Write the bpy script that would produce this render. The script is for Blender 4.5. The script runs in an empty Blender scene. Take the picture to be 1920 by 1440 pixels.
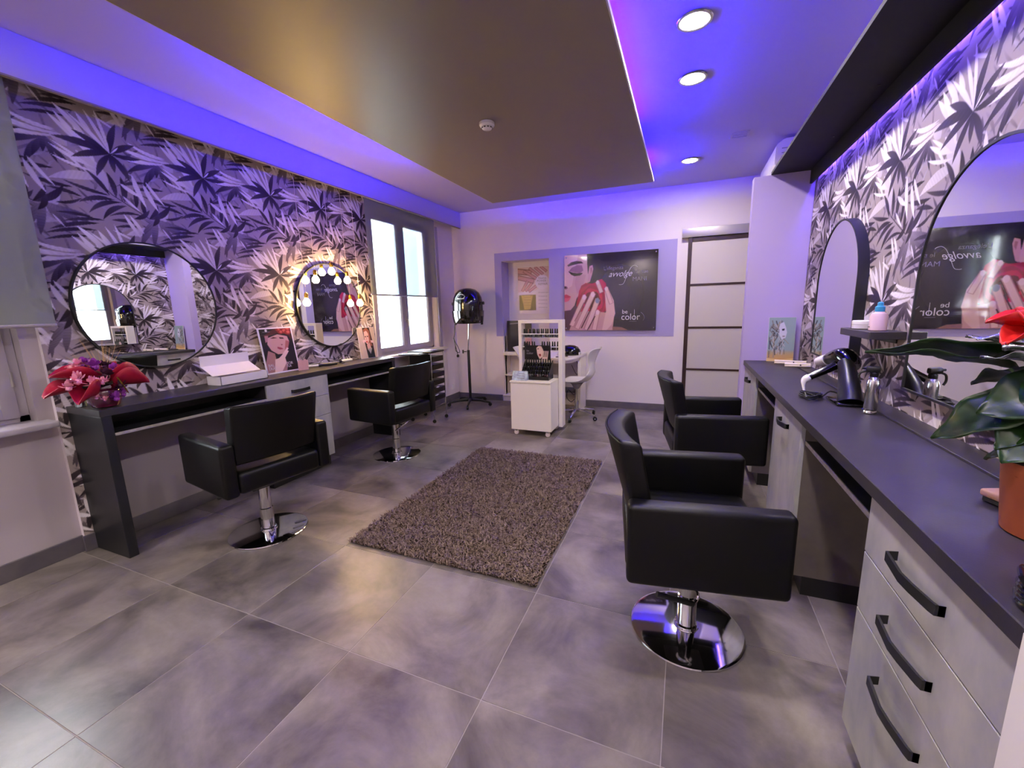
import bpy, bmesh, math, random
import numpy as np
from mathutils import Vector, Matrix, Euler
random.seed(7); rng = np.random.default_rng(7)
S = bpy.context.scene
COL = S.collection
R = math.radians
# ---------------------------------------------------------------- camera
M = np.array([[0.92483028, 0.37952783, -0.02544747], [0.04435066, -0.17403345, -0.9837405], [-0.37778561, 0.9086644, -0.17778371]])
cam = bpy.data.cameras.new('camera'); cam.sensor_fit = 'HORIZONTAL'; cam.sensor_width = 36.0
cam.lens = 778.0075 / 1920 * 36.0; cam.clip_start = 0.02; cam.clip_end = 100
co = bpy.data.objects.new('camera', cam); COL.objects.link(co)
mw = Matrix.Identity(4)
for r in range(3):
    mw[r][0] = M[0][r]; mw[r][1] = -M[1][r]; mw[r][2] = -M[2][r]
mw[0][3], mw[1][3], mw[2][3] = 0.0, 0.0, 1.36
co.matrix_world = mw
S.camera = co
S.view_settings.view_transform = 'Standard'; S.view_settings.look = 'None'
S.view_settings.gamma = 1.0; S.view_settings.use_curve_mapping = False
S.view_settings.exposure = 1.5
S.cycles.max_bounces = 10; S.cycles.diffuse_bounces = 5; S.cycles.glossy_bounces = 6
S.cycles.transmission_bounces = 6; S.cycles.transparent_max_bounces = 8
S.cycles.sample_clamp_indirect = 6.0; S.cycles.caustics_reflective = False; S.cycles.caustics_refractive = False
S.cycles.use_denoising = True
# ---------------------------------------------------------------- world (daylight outside the windows)
W = bpy.data.worlds.new('world'); S.world = W; W.use_nodes = True
bgn = W.node_tree.nodes['Background']; bgn.inputs[0].default_value = (0.86, 0.95, 1.0, 1); bgn.inputs[1].default_value = 8.0
def portal(loc, sy, sz):
    l = bpy.data.lights.new('window_portal', 'AREA'); l.shape = 'RECTANGLE'; l.size = sz; l.size_y = sy; l.cycles.is_portal = True
    o = bpy.data.objects.new('window_portal', l); COL.objects.link(o); o.location = loc; o.rotation_euler = (0, R(-90), 0)
portal((-3.52, 4.49, 1.68), 1.25, 1.62)
portal((-3.52, 0.45, 1.68), 1.2, 1.62)
LAMP = 150.0; LED = 240.0; BULB = 90.0
# ---------------------------------------------------------------- helpers
def lin(c):
    return tuple((x / 12.92 if x <= 0.04045 else ((x + 0.055) / 1.055) ** 2.4) for x in c[:3])
def H(s):
    return lin([int(s[i:i + 2], 16) / 255 for i in (0, 2, 4)])
def mat(name, col, rough=0.5, metal=0.0, spec=0.5, emit=None, estr=0.0, trans=0.0, noise=None, bump=None, coat=0.0, alpha=1.0):
    m = bpy.data.materials.new(name); m.use_nodes = True
    nt = m.node_tree; b = nt.nodes['Principled BSDF']
    if isinstance(col, str): col = H(col)
    b.inputs['Base Color'].default_value = (*col, 1); b.inputs['Roughness'].default_value = rough
    b.inputs['Metallic'].default_value = metal; b.inputs['Specular IOR Level'].default_value = spec
    b.inputs['Transmission Weight'].default_value = trans; b.inputs['Coat Weight'].default_value = coat
    b.inputs['Alpha'].default_value = alpha
    if emit is not None:
        b.inputs['Emission Color'].default_value = (*emit, 1); b.inputs['Emission Strength'].default_value = estr
    if noise or bump:
        tc = nt.nodes.new('ShaderNodeTexCoord')
    if noise:   # (scale, other colour, detail, stretch)
        sc, c2, det, st = noise
        if isinstance(c2, str): c2 = H(c2)
        mp = nt.nodes.new('ShaderNodeMapping'); mp.inputs['Scale'].default_value = st
        nz = nt.nodes.new('ShaderNodeTexNoise'); nz.inputs['Scale'].default_value = sc; nz.inputs['Detail'].default_value = det; nz.inputs['Roughness'].default_value = 0.62
        rp = nt.nodes.new('ShaderNodeValToRGB'); rp.color_ramp.elements[0].position = 0.34; rp.color_ramp.elements[1].position = 0.68
        rp.color_ramp.elements[0].color = (*col, 1); rp.color_ramp.elements[1].color = (*c2, 1)
        nt.links.new(tc.outputs['Object'], mp.inputs[0]); nt.links.new(mp.outputs[0], nz.inputs['Vector'])
        nt.links.new(nz.outputs[0], rp.inputs[0]); nt.links.new(rp.outputs[0], b.inputs['Base Color'])
    if bump:    # (scale, strength)
        nb = nt.nodes.new('ShaderNodeTexNoise'); nb.inputs['Scale'].default_value = bump[0]; nb.inputs['Detail'].default_value = 4
        bp = nt.nodes.new('ShaderNodeBump'); bp.inputs['Strength'].default_value = bump[1]; bp.inputs['Distance'].default_value = 0.002
        nt.links.new(tc.outputs['Object'], nb.inputs['Vector']); nt.links.new(nb.outputs[0], bp.inputs['Height']); nt.links.new(bp.outputs[0], b.inputs['Normal'])
    return m
def colmat(name, rough=0.6, spec=0.4, coat=0.0, bump=0.0, metal=0.0):
    m = mat(name, (1, 1, 1), rough, metal, spec, coat=coat, bump=(60, bump) if bump else None)
    a = m.node_tree.nodes.new('ShaderNodeAttribute'); a.attribute_name = 'print'
    m.node_tree.links.new(a.outputs['Color'], m.node_tree.nodes['Principled BSDF'].inputs['Base Color'])
    return m
def tag(o, label=None, cat=None, group=None, kind=None):
    if label: o['label'] = label
    if cat: o['category'] = cat
    if group: o['group'] = group
    if kind: o['kind'] = kind
    return o
def thing(name, label, cat, loc=(0, 0, 0), rz=0.0, group=None, kind=None):
    o = bpy.data.objects.new(name, None); COL.objects.link(o); o.location = loc; o.rotation_euler = (0, 0, rz)
    o.empty_display_size = 0.1
    return tag(o, label, cat, group, kind)
def world_of(o):
    m = Matrix.Translation(o.location) @ o.rotation_euler.to_matrix().to_4x4()
    return world_of(o.parent) @ m if o.parent else m
def ob(name, bm, m, parent=None, smooth=35, world=True, recalc=True):
    """link one bmesh as one object; vertices are in world space unless world=False"""
    if parent is not None and world:
        bm.transform(world_of(parent).inverted())
    if recalc: bmesh.ops.recalc_face_normals(bm, faces=bm.faces)
    me = bpy.data.meshes.new(name); bm.to_mesh(me); bm.free()
    ms = m if isinstance(m, (list, tuple)) else [m]
    for q in ms: me.materials.append(q)
    if smooth:
        me.polygons.foreach_set('use_smooth', [True] * len(me.polygons))
        me.set_sharp_from_angle(angle=R(smooth))
    o = bpy.data.objects.new(name, me); COL.objects.link(o)
    if parent is not None: o.parent = parent
    return o
def bx(x0, x1, y0, y1, z0, z1, bev=0.0, seg=2, bm=None):
    b = bmesh.new()
    r = bmesh.ops.create_cube(b, size=1)
    bmesh.ops.scale(b, vec=(x1 - x0, y1 - y0, z1 - z0), verts=b.verts)
    bmesh.ops.translate(b, vec=((x0 + x1) / 2, (y0 + y1) / 2, (z0 + z1) / 2), verts=b.verts)
    if bev > 0: bmesh.ops.bevel(b, geom=list(b.edges), offset=bev, segments=seg, profile=0.5, affect='EDGES')
    if bm is None: return b
    return merge(bm, b)
def merge(a, b, mi=0):
    me = bpy.data.meshes.new('t'); b.to_mesh(me); b.free()
    n = len(a.faces); a.from_mesh(me); bpy.data.meshes.remove(me)
    if mi:
        a.faces.ensure_lookup_table()
        for f in a.faces[n:]: f.material_index = mi
    return a
def lathe(prof, n=32, c=(0, 0, 0), caps=True):
    """prof: list of (r, z)"""
    b = bmesh.new(); rings = []
    for r, z in prof:
        if r < 1e-6: rings.append([b.verts.new((c[0], c[1], c[2] + z))])
        else: rings.append([b.verts.new((c[0] + r * math.cos(2 * math.pi * i / n), c[1] + r * math.sin(2 * math.pi * i / n), c[2] + z)) for i in range(n)])
    for a, d in zip(rings, rings[1:]):
        if len(a) == 1 and len(d) == 1: continue
        for i in range(n):
            j = (i + 1) % n
            if len(a) == 1: b.faces.new((a[0], d[i], d[j]))
            elif len(d) == 1: b.faces.new((a[i], a[j], d[0]))
            else: b.faces.new((a[i], a[j], d[j], d[i]))
    if caps:
        if len(rings[0]) > 1: b.faces.new(rings[0][::-1])
        if len(rings[-1]) > 1: b.faces.new(rings[-1])
    return b
def cyl(c, r, z0, z1, n=24): return lathe([(r, z0), (r, z1)], n, (c[0], c[1], 0))
def tube(pts, rad, n=10, caps=True, flat=1.0):
    """swept tube; rad scalar or list"""
    P = [Vector(p) for p in pts]; b = bmesh.new(); rings = []
    rr = rad if isinstance(rad, (list, tuple)) else [rad] * len(P)
    up = None
    for i, p in enumerate(P):
        t = (P[min(i + 1, len(P) - 1)] - P[max(i - 1, 0)]).normalized()
        if up is None:
            up = Vector((0, 0, 1)) if abs(t.z) < 0.9 else Vector((1, 0, 0))
        u = (up - t * up.dot(t)).normalized(); up = u; v = t.cross(u)
        rings.append([b.verts.new(p + u * (rr[i] * math.cos(2 * math.pi * k / n)) + v * (rr[i] * flat * math.sin(2 * math.pi * k / n))) for k in range(n)])
    for a, d in zip(rings, rings[1:]):
        for k in range(n): b.faces.new((a[k], a[(k + 1) % n], d[(k + 1) % n], d[k]))
    if caps: b.faces.new(rings[0][::-1]); b.faces.new(rings[-1])
    return b
def bez(pts, n=8):
    """Catmull-Rom through points"""
    P = [Vector(p) for p in pts]; out = []
    for i in range(len(P) - 1):
        p0, p1, p2, p3 = P[max(i - 1, 0)], P[i], P[i + 1], P[min(i + 2, len(P) - 1)]
        for k in range(n):
            t = k / n
            out.append(0.5 * ((2 * p1) + (p2 - p0) * t + (2 * p0 - 5 * p1 + 4 * p2 - p3) * t * t + (3 * p1 - p0 - 3 * p2 + p3) * t ** 3))
    out.append(P[-1]); return out
def prism(pts, axis, a, b_, bev=0.0):
    """extrude a 2-D outline along an axis; pts in the two other axes' order"""
    b = bmesh.new(); f0 = []; f1 = []
    for p in pts:
        for v, L in ((a, f0), (b_, f1)):
            q = {'x': (v, p[0], p[1]), 'y': (p[0], v, p[1]), 'z': (p[0], p[1], v)}[axis]
            L.append(b.verts.new(q))
    n = len(pts); b.faces.new(f0); b.faces.new(f1[::-1])
    for i in range(n): b.faces.new((f0[i], f1[i], f1[(i + 1) % n], f0[(i + 1) % n]))
    if bev > 0: bmesh.ops.bevel(b, geom=list(b.edges), offset=bev, segments=2, affect='EDGES')
    return b
def copy_tree(o, parent=None):
    kids = list(o.children)
    c = o.copy(); COL.objects.link(c)
    if parent is not None: c.parent = parent
    for k in kids: copy_tree(k, c)
    return c
# ---- a tiny rasteriser for flat print (wallpaper, posters): its pixels become vertex colours of a fine grid
class Canvas:
    def __init__(s, w, h, bg, wrap=False):
        s.w, s.h, s.wrap = w, h, wrap
        s.a = np.zeros((h, w, 3)); s.a[:] = bg
    def poly(s, pts, col, col2=None, axis=None, stripe=0.0, alpha=1.0):
        P = np.array(pts, float); x0, y0 = np.floor(P.min(0)).astype(int) - 1; x1, y1 = np.ceil(P.max(0)).astype(int) + 2
        if not s.wrap: x0, y0, x1, y1 = max(x0, 0), max(y0, 0), min(x1, s.w), min(y1, s.h)
        if x1 <= x0 or y1 <= y0: return
        cov = np.zeros((y1 - y0, x1 - x0))
        for oy in (0.25, 0.75):
            for ox in (0.25, 0.75):
                X, Y = np.meshgrid(np.arange(x0, x1) + ox, np.arange(y0, y1) + oy)
                ins = np.zeros(X.shape, bool); j = len(P) - 1
                for i in range(len(P)):
                    xi, yi = P[i]; xj, yj = P[j]
                    if yi != yj:
                        ins ^= ((yi > Y) != (yj > Y)) & (X < (xj - xi) * (Y - yi) / (yj - yi) + xi)
                    j = i
                cov += ins
        cov = cov * (0.25 * alpha)
        X, Y = np.meshgrid(np.arange(x0, x1) + .5, np.arange(y0, y1) + .5)
        c = np.zeros(X.shape + (3,)); c[:] = col
        if col2 is not None:
            a, b = np.array(axis[0], float), np.array(axis[1], float); d = b - a; L = max(d @ d, 1e-6)
            t = np.clip(((X - a[0]) * d[0] + (Y - a[1]) * d[1]) / L, 0, 1)[..., None]
            c = c * (1 - t) + np.array(col2) * t
            if stripe:
                q = ((X - a[0]) * d[1] - (Y - a[1]) * d[0]) / math.sqrt(L)
                c = c * (1 + stripe * np.sin(q * 1.7 + 3 * t[..., 0]))[..., None]
        if s.wrap: ix = np.ix_(np.arange(y0, y1) % s.h, np.arange(x0, x1) % s.w)
        else: ix = np.ix_(np.arange(y0, y1), np.arange(x0, x1))
        k = cov[..., None]; s.a[ix] = s.a[ix] * (1 - k) + np.clip(c, 0, 1) * k
    def leaf(s, b, t, w, c1, c2, bend=0.0, stripe=0.07, fat=0.42):
        b = np.array(b, float); t = np.array(t, float); d = t - b; L = np.hypot(*d); n = np.array([-d[1], d[0]]) / max(L, 1e-6)
        up, dn = [], []
        for k in range(9):
            q = k / 8; p = b + d * q + n * (bend * L * 4 * q * (1 - q))
            ww = w * (math.sin(math.pi * min(1, q ** (0.5 / max(fat, .05) * .8))) ** 0.9 if 0 < q < 1 else 0)
            up.append(p + n * ww * .5); dn.append(p - n * ww * .5)
        s.poly(up + dn[::-1], c1, c2, (b, t), stripe)
    def ell(s, cx, cy, rx, ry, col, rot=0, **k):
        c, q = math.cos(rot), math.sin(rot)
        s.poly([(cx + rx * math.cos(a) * c - ry * math.sin(a) * q, cy + rx * math.cos(a) * q + ry * math.sin(a) * c) for a in np.linspace(0, 2 * math.pi, 24, endpoint=False)], col, **k)
    def line(s, pts, w, col, **k):
        for a, b in zip(pts, pts[1:]):
            a = np.array(a, float); b = np.array(b, float); d = b - a; L = np.hypot(*d)
            if L < 1e-6: continue
            n = np.array([-d[1], d[0]]) / L * w / 2; e = d / L * w * .3
            s.poly([a + n - e, b + n + e, b - n + e, a - n - e], col, **k)
    def blur(s, n=1):
        for _ in range(n):
            a = s.a
            if s.wrap: s.a = (a * 2 + np.roll(a, 1, 0) + np.roll(a, -1, 0) + np.roll(a, 1, 1) + np.roll(a, -1, 1)) / 6
            else:
                p = np.pad(a, ((1, 1), (1, 1), (0, 0)), 'edge'); s.a = (a * 2 + p[:-2, 1:-1] + p[2:, 1:-1] + p[1:-1, :-2] + p[1:-1, 2:]) / 6
        return s
def tolin(a):
    a = np.clip(a, 0, 1); return np.where(a <= 0.04045, a / 12.92, ((a + 0.055) / 1.055) ** 2.4)
def print_grid(name, m, origin, U, V, us, vs, fcol, parent=None, bow=None):
    """grid at origin + U*u + V*v, point colours from fcol(UU, VV) (sRGB)"""
    UU, VV = np.meshgrid(us, vs); nv, nu = UU.shape
    P = np.array(origin)[None, None] + UU[..., None] * np.array(U) + VV[..., None] * np.array(V)
    me = bpy.data.meshes.new(name)
    me.vertices.add(nu * nv); me.vertices.foreach_set('co', P.reshape(-1).astype(np.float32))
    i = np.arange((nv - 1) * (nu - 1)); r, c = i // (nu - 1), i % (nu - 1); a = r * nu + c
    idx = np.stack([a, a + 1, a + nu + 1, a + nu], 1).astype(np.int32)
    me.loops.add(idx.size); me.loops.foreach_set('vertex_index', idx.reshape(-1))
    me.polygons.add(len(idx)); me.polygons.foreach_set('loop_start', (np.arange(len(idx)) * 4).astype(np.int32))
    me.polygons.foreach_set('loop_total', np.full(len(idx), 4, np.int32))
    me.update(calc_edges=True)
    at = me.attributes.new('print', 'FLOAT_COLOR', 'POINT')
    col = np.ones((nv, nu, 4), np.float32); col[..., :3] = tolin(fcol(UU, VV))
    at.data.foreach_set('color', col.reshape(-1))
    me.materials.append(m)
    o = bpy.data.objects.new(name, me); COL.objects.link(o)
    if parent is not None: o.parent = parent
    return o
def sampler(cv, x0, y0, sx, sy):
    """bilinear lookup of a canvas; image x = (u-x0)*sx, image y from top = (y0-v)*sy"""
    def f(U, V):
        X = (U - x0) * sx - .5; Y = (y0 - V) * sy - .5
        xi, yi = np.floor(X).astype(int), np.floor(Y).astype(int); fx, fy = (X - xi)[..., None], (Y - yi)[..., None]
        if cv.wrap: g = lambda yy, xx: cv.a[yy % cv.h, xx % cv.w]
        else: g = lambda yy, xx: cv.a[np.clip(yy, 0, cv.h - 1), np.clip(xx, 0, cv.w - 1)]
        return (g(yi, xi) * (1 - fx) + g(yi, xi + 1) * fx) * (1 - fy) + (g(yi + 1, xi) * (1 - fx) + g(yi + 1, xi + 1) * fx) * fy
    return f
# ---------------------------------------------------------------- materials
m_wall = mat('wall_paint', 'e6dde3', 0.7, bump=(90, 0.05))
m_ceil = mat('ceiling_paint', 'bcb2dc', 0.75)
m_panel = mat('taupe_lacquer', '8d8278', 0.42, spec=0.25, bump=(700, 0.05))
m_tile = None
m_grout = mat('grout', 'a39b97', 0.8)
m_base = mat('grey_skirting', '6a6466', 0.45, noise=(5, '57525a', 4, (1, 1, 1)))
m_slate = mat('slate_laminate', '2b282c', 0.42, noise=(5, '373338', 5, (1, 1, 1)), bump=(160, 0.08))
m_anth = mat('anthracite_laminate', '1a1b1f', 0.4, noise=(6, '222328', 4, (1, 1, 1)))
m_front = mat('pale_concrete_laminate', 'b9b7b2', 0.5, noise=(7, '9a9aa0', 6, (1, 1, .5)), bump=(80, 0.06))
m_knee = mat('mauve_grey_panel', '8d8388', 0.6)
m_edge = mat('pale_laminate_edge', 'a9a5a0', 0.6, noise=(30, '8f8b88', 4, (1, 1, 1)))
m_leather = mat('black_leatherette', '050506', 0.44, spec=0.28, bump=(350, 0.10))
m_black = mat('black_plastic', '0b0b0c', 0.35)
m_gloss = mat('glossy_black', '030304', 0.12, spec=0.5, coat=0.3)
m_matblk = mat('matt_black_metal', '151517', 0.5)
m_soffit = mat('black_brown_board', '0a090c', 0.6, spec=.25, noise=(3, '0e0b0b', 4, (1, 1, 1)))
m_chrome = mat('chrome', 'd8d8dc', 0.07, 1.0)
m_chrome2 = mat('brushed_steel', 'c4c2c6', 0.22, 1.0)
m_mirror = mat('mirror_glass', 'f2f4f4', 0.0, 1.0)
m_white = mat('white_laminate', 'efe9e6', 0.4)
m_whitep = mat('white_plastic', 'ece9ee', 0.25)
m_band = mat('lilac_band_paint', 'a99fd0', 0.7)
m_brown = mat('dark_brown_wood', '3a1f18', 0.4, noise=(12, '2a1511', 4, (1, 1, .2)))
m_doorpan = mat('frosted_door_panel', 'cdc6c0', 0.5)
m_alu = mat('brushed_aluminium', 'a8a3a5', 0.4, 0.6)
m_winfr = mat('window_paint', 'aca5b0', 0.45)
m_glass = mat('glass', 'ffffff', 0.0, trans=1.0, spec=0.3)
m_lampw = mat('lamp_diffuser', 'ffffff', 0.5, emit=(1.0, 0.89, 0.79), estr=LAMP)
m_led = mat('blue_led_strip', '2010ff', 0.5, emit=(0.014, 0.0, 1.0), estr=LED)
m_led2 = mat('blue_wallwash_strip', '2010ff', 0.5, emit=(0.16, 0.08, 1.0), estr=30.0)
m_bulb = mat('lit_filament_bulb', 'fff0c0', 0.3, emit=(1.0, 0.62, 0.22), estr=BULB)
m_brass = mat('brass', 'c79a3a', 0.25, 1.0)
m_card = mat('white_card', 'e8e2ee', 0.5)
m_print = colmat('printed_board', 0.3)
m_printg = colmat('glossy_acrylic_print', 0.08, 0.6, coat=0.5)
m_paper = colmat('leaf_wallpaper_print', 0.65, 0.2)
m_terra = mat('terracotta_plastic', '8f4724', 0.5, bump=(40, .05))
m_leafg = mat('glossy_dark_green_leaf', '0b1c09', 0.36, spec=.35, noise=(16, '1d3a14', 4, (1, 1, 1)), bump=(60, .3))
m_stem = mat('green_stem', '3c5a26', 0.5)
m_red = mat('red_petal', 'd3211c', 0.4, noise=(18, 'b01318', 3, (1, 1, 1)))
m_crim = mat('crimson_wrap_paper', 'a00c34', 0.5)
m_pinkpot = mat('magenta_foil', '5e0836', 0.15, spec=0.7, coat=0.5)
m_pink = mat('pink_blossom', 'e79ab8', 0.6)
m_purple = mat('purple_blossom', '8a2fa0', 0.55)
m_plum = mat('dark_plum_blossom', '3a1030', 0.6)
m_straw = mat('dried_straw', 'c6a06e', 0.7)
m_gold = mat('gold_ribbon', 'b09030', 0.3, 0.6)
m_foil = mat('silver_foil', 'c9ccd6', 0.18, 0.95, bump=(45, .9))
m_cream = mat('cream_plastic', 'e9dccd', 0.4)
m_pinkpl = mat('pale_pink_plastic', 'e9c9d2', 0.35)
m_blue = mat('sky_blue_plastic', '3d9fd0', 0.35)
m_wood = mat('pale_wood', 'd9a98c', 0.5)
m_cord = mat('black_cord', '0c0c0d', 0.5)
m_fasc = mat('fascia_edge_board', '8f857c', 0.6)
def tile_material():
    m = mat('grey_concrete_tile', '857c7e', 0.33, spec=0.5)
    nt = m.node_tree; b = nt.nodes['Principled BSDF']
    g = nt.nodes.new('ShaderNodeNewGeometry'); oi = nt.nodes.new('ShaderNodeObjectInfo')
    mul = nt.nodes.new('ShaderNodeVectorMath'); mul.operation = 'MULTIPLY_ADD'; mul.inputs[1].default_value = (1, 1, 1)
    cb = nt.nodes.new('ShaderNodeCombineXYZ'); mr = nt.nodes.new('ShaderNodeMath'); mr.operation = 'MULTIPLY'; mr.inputs[1].default_value = 37.0
    nt.links.new(oi.outputs['Random'], mr.inputs[0]); nt.links.new(mr.outputs[0], cb.inputs[2])
    nt.links.new(g.outputs['Position'], mul.inputs[0]); nt.links.new(cb.outputs[0], mul.inputs[2])
    n1 = nt.nodes.new('ShaderNodeTexNoise'); n1.inputs['Scale'].default_value = 2.6; n1.inputs['Detail'].default_value = 7; n1.inputs['Roughness'].default_value = 0.6; n1.inputs['Distortion'].default_value = 0.5
    n2 = nt.nodes.new('ShaderNodeTexNoise'); n2.inputs['Scale'].default_value = 22; n2.inputs['Detail'].default_value = 6; n2.inputs['Roughness'].default_value = 0.7
    r1 = nt.nodes.new('ShaderNodeValToRGB'); e = r1.color_ramp.elements
    e[0].position = 0.32; e[0].color = (*H('4f4948'), 1); e[1].position = 0.68; e[1].color = (*H('968d88'), 1)
    mx = nt.nodes.new('ShaderNodeMix'); mx.data_type = 'RGBA'; mx.blend_type = 'MULTIPLY'; mx.inputs[0].default_value = 0.35
    r2 = nt.nodes.new('ShaderNodeValToRGB'); r2.color_ramp.elements[0].color = (.6, .6, .6, 1); r2.color_ramp.elements[0].position = .3; r2.color_ramp.elements[1].position = .7
    nt.links.new(mul.outputs[0], n1.inputs['Vector']); nt.links.new(mul.outputs[0], n2.inputs['Vector'])
    nt.links.new(n1.outputs[0], r1.inputs[0]); nt.links.new(n2.outputs[0], r2.inputs[0])
    nt.links.new(r1.outputs[0], mx.inputs[6]); nt.links.new(r2.outputs[0], mx.inputs[7]); nt.links.new(mx.outputs[2], b.inputs['Base Color'])
    bp = nt.nodes.new('ShaderNodeBump'); bp.inputs['Strength'].default_value = 0.12; bp.inputs['Distance'].default_value = 0.004
    nt.links.new(n2.outputs[0], bp.inputs['Height']); nt.links.new(bp.outputs[0], b.inputs['Normal'])
    mrr = nt.nodes.new('ShaderNodeMapRange'); mrr.inputs[3].default_value = 0.26; mrr.inputs[4].default_value = 0.44
    nt.links.new(n1.outputs[0], mrr.inputs[0]); nt.links.new(mrr.outputs[0], b.inputs['Roughness'])
    return m
m_tile = tile_material()
def screen_fabric():
    m = bpy.data.materials.new('screen_blind_fabric'); m.use_nodes = True; nt = m.node_tree
    for n in list(nt.nodes):
        if n.type != 'OUTPUT_MATERIAL': nt.nodes.remove(n)
    out = [n for n in nt.nodes][0]
    d = nt.nodes.new('ShaderNodeBsdfDiffuse'); d.inputs[0].default_value = (*H('b9bcbb'), 1)
    t = nt.nodes.new('ShaderNodeBsdfTranslucent'); t.inputs[0].default_value = (*H('c6d4d4'), 1)
    p = nt.nodes.new('ShaderNodeBsdfTransparent'); p.inputs[0].default_value = (0.95, 1, 1, 1)
    a = nt.nodes.new('ShaderNodeMixShader'); a.inputs[0].default_value = 0.5
    b = nt.nodes.new('ShaderNodeMixShader'); b.inputs[0].default_value = 0.44
    nt.links.new(d.outputs[0], a.inputs[1]); nt.links.new(t.outputs[0], a.inputs[2])
    nt.links.new(a.outputs[0], b.inputs[1]); nt.links.new(p.outputs[0], b.inputs[2]); nt.links.new(b.outputs[0], out.inputs[0])
    return m
m_blind = screen_fabric()
# ================================================================ STRUCTURE
ZC = 2.75; YB = 5.62; XL = -3.24; XR = 0.88; YN = -1.6
fl = ob('floor', bx(-3.6, 1.2, YN - .1, YB + .4, -0.06, -0.0018), m_grout, smooth=0); tag(fl, kind='structure')
tile_me = None
for i in range(-6, 2):
    for j in range(-4, 10):
        x0 = -0.008 + 0.6 * i; y0 = 1.10 + 0.6 * (j - 1)
        if y0 > YB + .3 or x0 > 0.9 or y0 + .6 < YN: continue
        if tile_me is None:
            t = ob('floor_tile', bx(0.0016, 0.5984, 0.0016, 0.5984, -0.01, 0.0, 0.0008, 1), m_tile, None, smooth=0); tile_me = t.data
            t.parent = fl
        else:
            t = bpy.data.objects.new('floor_tile', tile_me); COL.objects.link(t); t.parent = fl
        t.location = (x0, y0, 0)
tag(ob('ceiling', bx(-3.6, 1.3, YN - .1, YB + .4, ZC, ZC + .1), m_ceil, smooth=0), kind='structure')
# --- wall_left with two window openings (recessed bay wall near the camera, papered wall, far bay)
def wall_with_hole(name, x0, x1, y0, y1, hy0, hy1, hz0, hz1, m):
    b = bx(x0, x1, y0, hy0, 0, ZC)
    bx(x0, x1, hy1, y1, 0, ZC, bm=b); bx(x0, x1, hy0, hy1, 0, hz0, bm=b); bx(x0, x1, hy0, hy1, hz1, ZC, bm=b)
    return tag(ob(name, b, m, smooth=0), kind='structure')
wall_with_hole('wall_left', -3.52, -3.27, YN, 1.12, -0.15, 1.05, 0.80, 2.5, mat('shaded_wall_paint', 'b3a9ae', 0.7))  # wall paint darkened to stand for the backlit shade around this window
wall_with_hole('wall_left_far', -3.52, XL, 3.785, YB + .3, 3.86, 5.13, 0.83, 2.5, m_wall)
tag(ob('wall_left_mid', bx(-3.52, XL - .002, 1.12, 3.785, 0, ZC), m_wall, smooth=0), kind='structure')
# --- wall_back with niche
NX0, NX1, NZ0, NZ1, NY = -2.455, -1.746, 0.09, 2.03, 5.87
b = bx(-3.6, NX0, YB, YB + .1, 0, ZC); bx(NX1, 1.2, YB, YB + .1, 0, ZC, bm=b); bx(NX0, NX1, YB, YB + .1, NZ1, ZC, bm=b); bx(NX0, NX1, YB, YB + .1, 0, NZ0, bm=b)
bx(NX0 - .02, NX1 + .02, NY, NY + .03, 0, NZ1 + .1, bm=b); bx(NX0 - .02, NX0, YB + .05, NY + .02, 0, NZ1 + .05, bm=b); bx(NX1, NX1 + .02, YB + .05, NY + .02, 0, NZ1 + .05, bm=b)
bx(NX0 - .02, NX1 + .02, YB + .05, NY + .02, NZ1, NZ1 + .03, bm=b); bx(NX0 - .02, NX1 + .02, YB + .05, NY + .02, NZ0 - .03, NZ0, bm=b)
wb = tag(ob('wall_back', b, m_wall, smooth=0), kind='structure')
b = bx(-2.56, NX0, YB - .004, YB, .97, 2.145); bx(NX1, -.12, YB - .004, YB, .97, 2.145, bm=b); bx(NX0, NX1, YB - .004, YB, NZ1, 2.145, bm=b)
ob('painted_band', b, m_band, wb, smooth=0)
b = bx(NX0, NX0 + .003, YB - .003, NY, .97, NZ1); ob('painted_band', b, m_band, wb, smooth=0)
ob('niche_sill', bx(NX0, NX1, YB - .03, NY, .69, .737, .004), m_white, wb)
ob('niche_shelf', bx(NX0, NX1, YB + .02, NY, .38, .40, .002), m_white, wb)
ob('niche_shelf', bx(NX0 - .02, NX1 + .02, YB - .03, NY, .075, .092, .002), m_white, wb)
tag(ob('wall_behind', bx(-3.6, 1.2, YN - .1, YN, 0, ZC), m_wall, smooth=0), kind='structure')
tag(ob('wall_right', bx(XR + .002, 1.1, YN, YB + .1, 0, ZC), m_wall, smooth=0), kind='structure')
# --- partition and soffit on the right
tag(ob('wall_partition', bx(.465, XR, 4.03, 4.13, 0, 2.345, .002, 1), mat('lilac_partition_paint', 'b9a9dc', 0.65), smooth=0), kind='structure')
sof = tag(ob('trim_1', bx(.58, XR, -1.2, 4.03, 2.345, 2.365), m_soffit, smooth=0), kind='structure')
tag(ob('trim_2', bx(.842, .857, -1.2, 4.028, 2.247, 2.345), m_soffit, smooth=0), kind='structure')
for k, y in enumerate((1.35, 2.0, 2.65, 3.3)):
    ob('screw', lathe([(.006, 0), (.006, .002), (0, .003)], 10, (.79, y, 2.342)), m_chrome2, sof)
led = ob('light_strip', bx(.862, .874, -1.0, 3.95, 2.285, 2.292), m_led2, sof, smooth=0)
# --- pelmet over the left windows
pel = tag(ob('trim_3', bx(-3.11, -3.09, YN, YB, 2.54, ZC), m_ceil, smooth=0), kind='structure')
ob('fascia_edge', bx(-3.115, -3.088, YN, YB - .001, 2.532, 2.541), m_fasc, pel, smooth=0)
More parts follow.
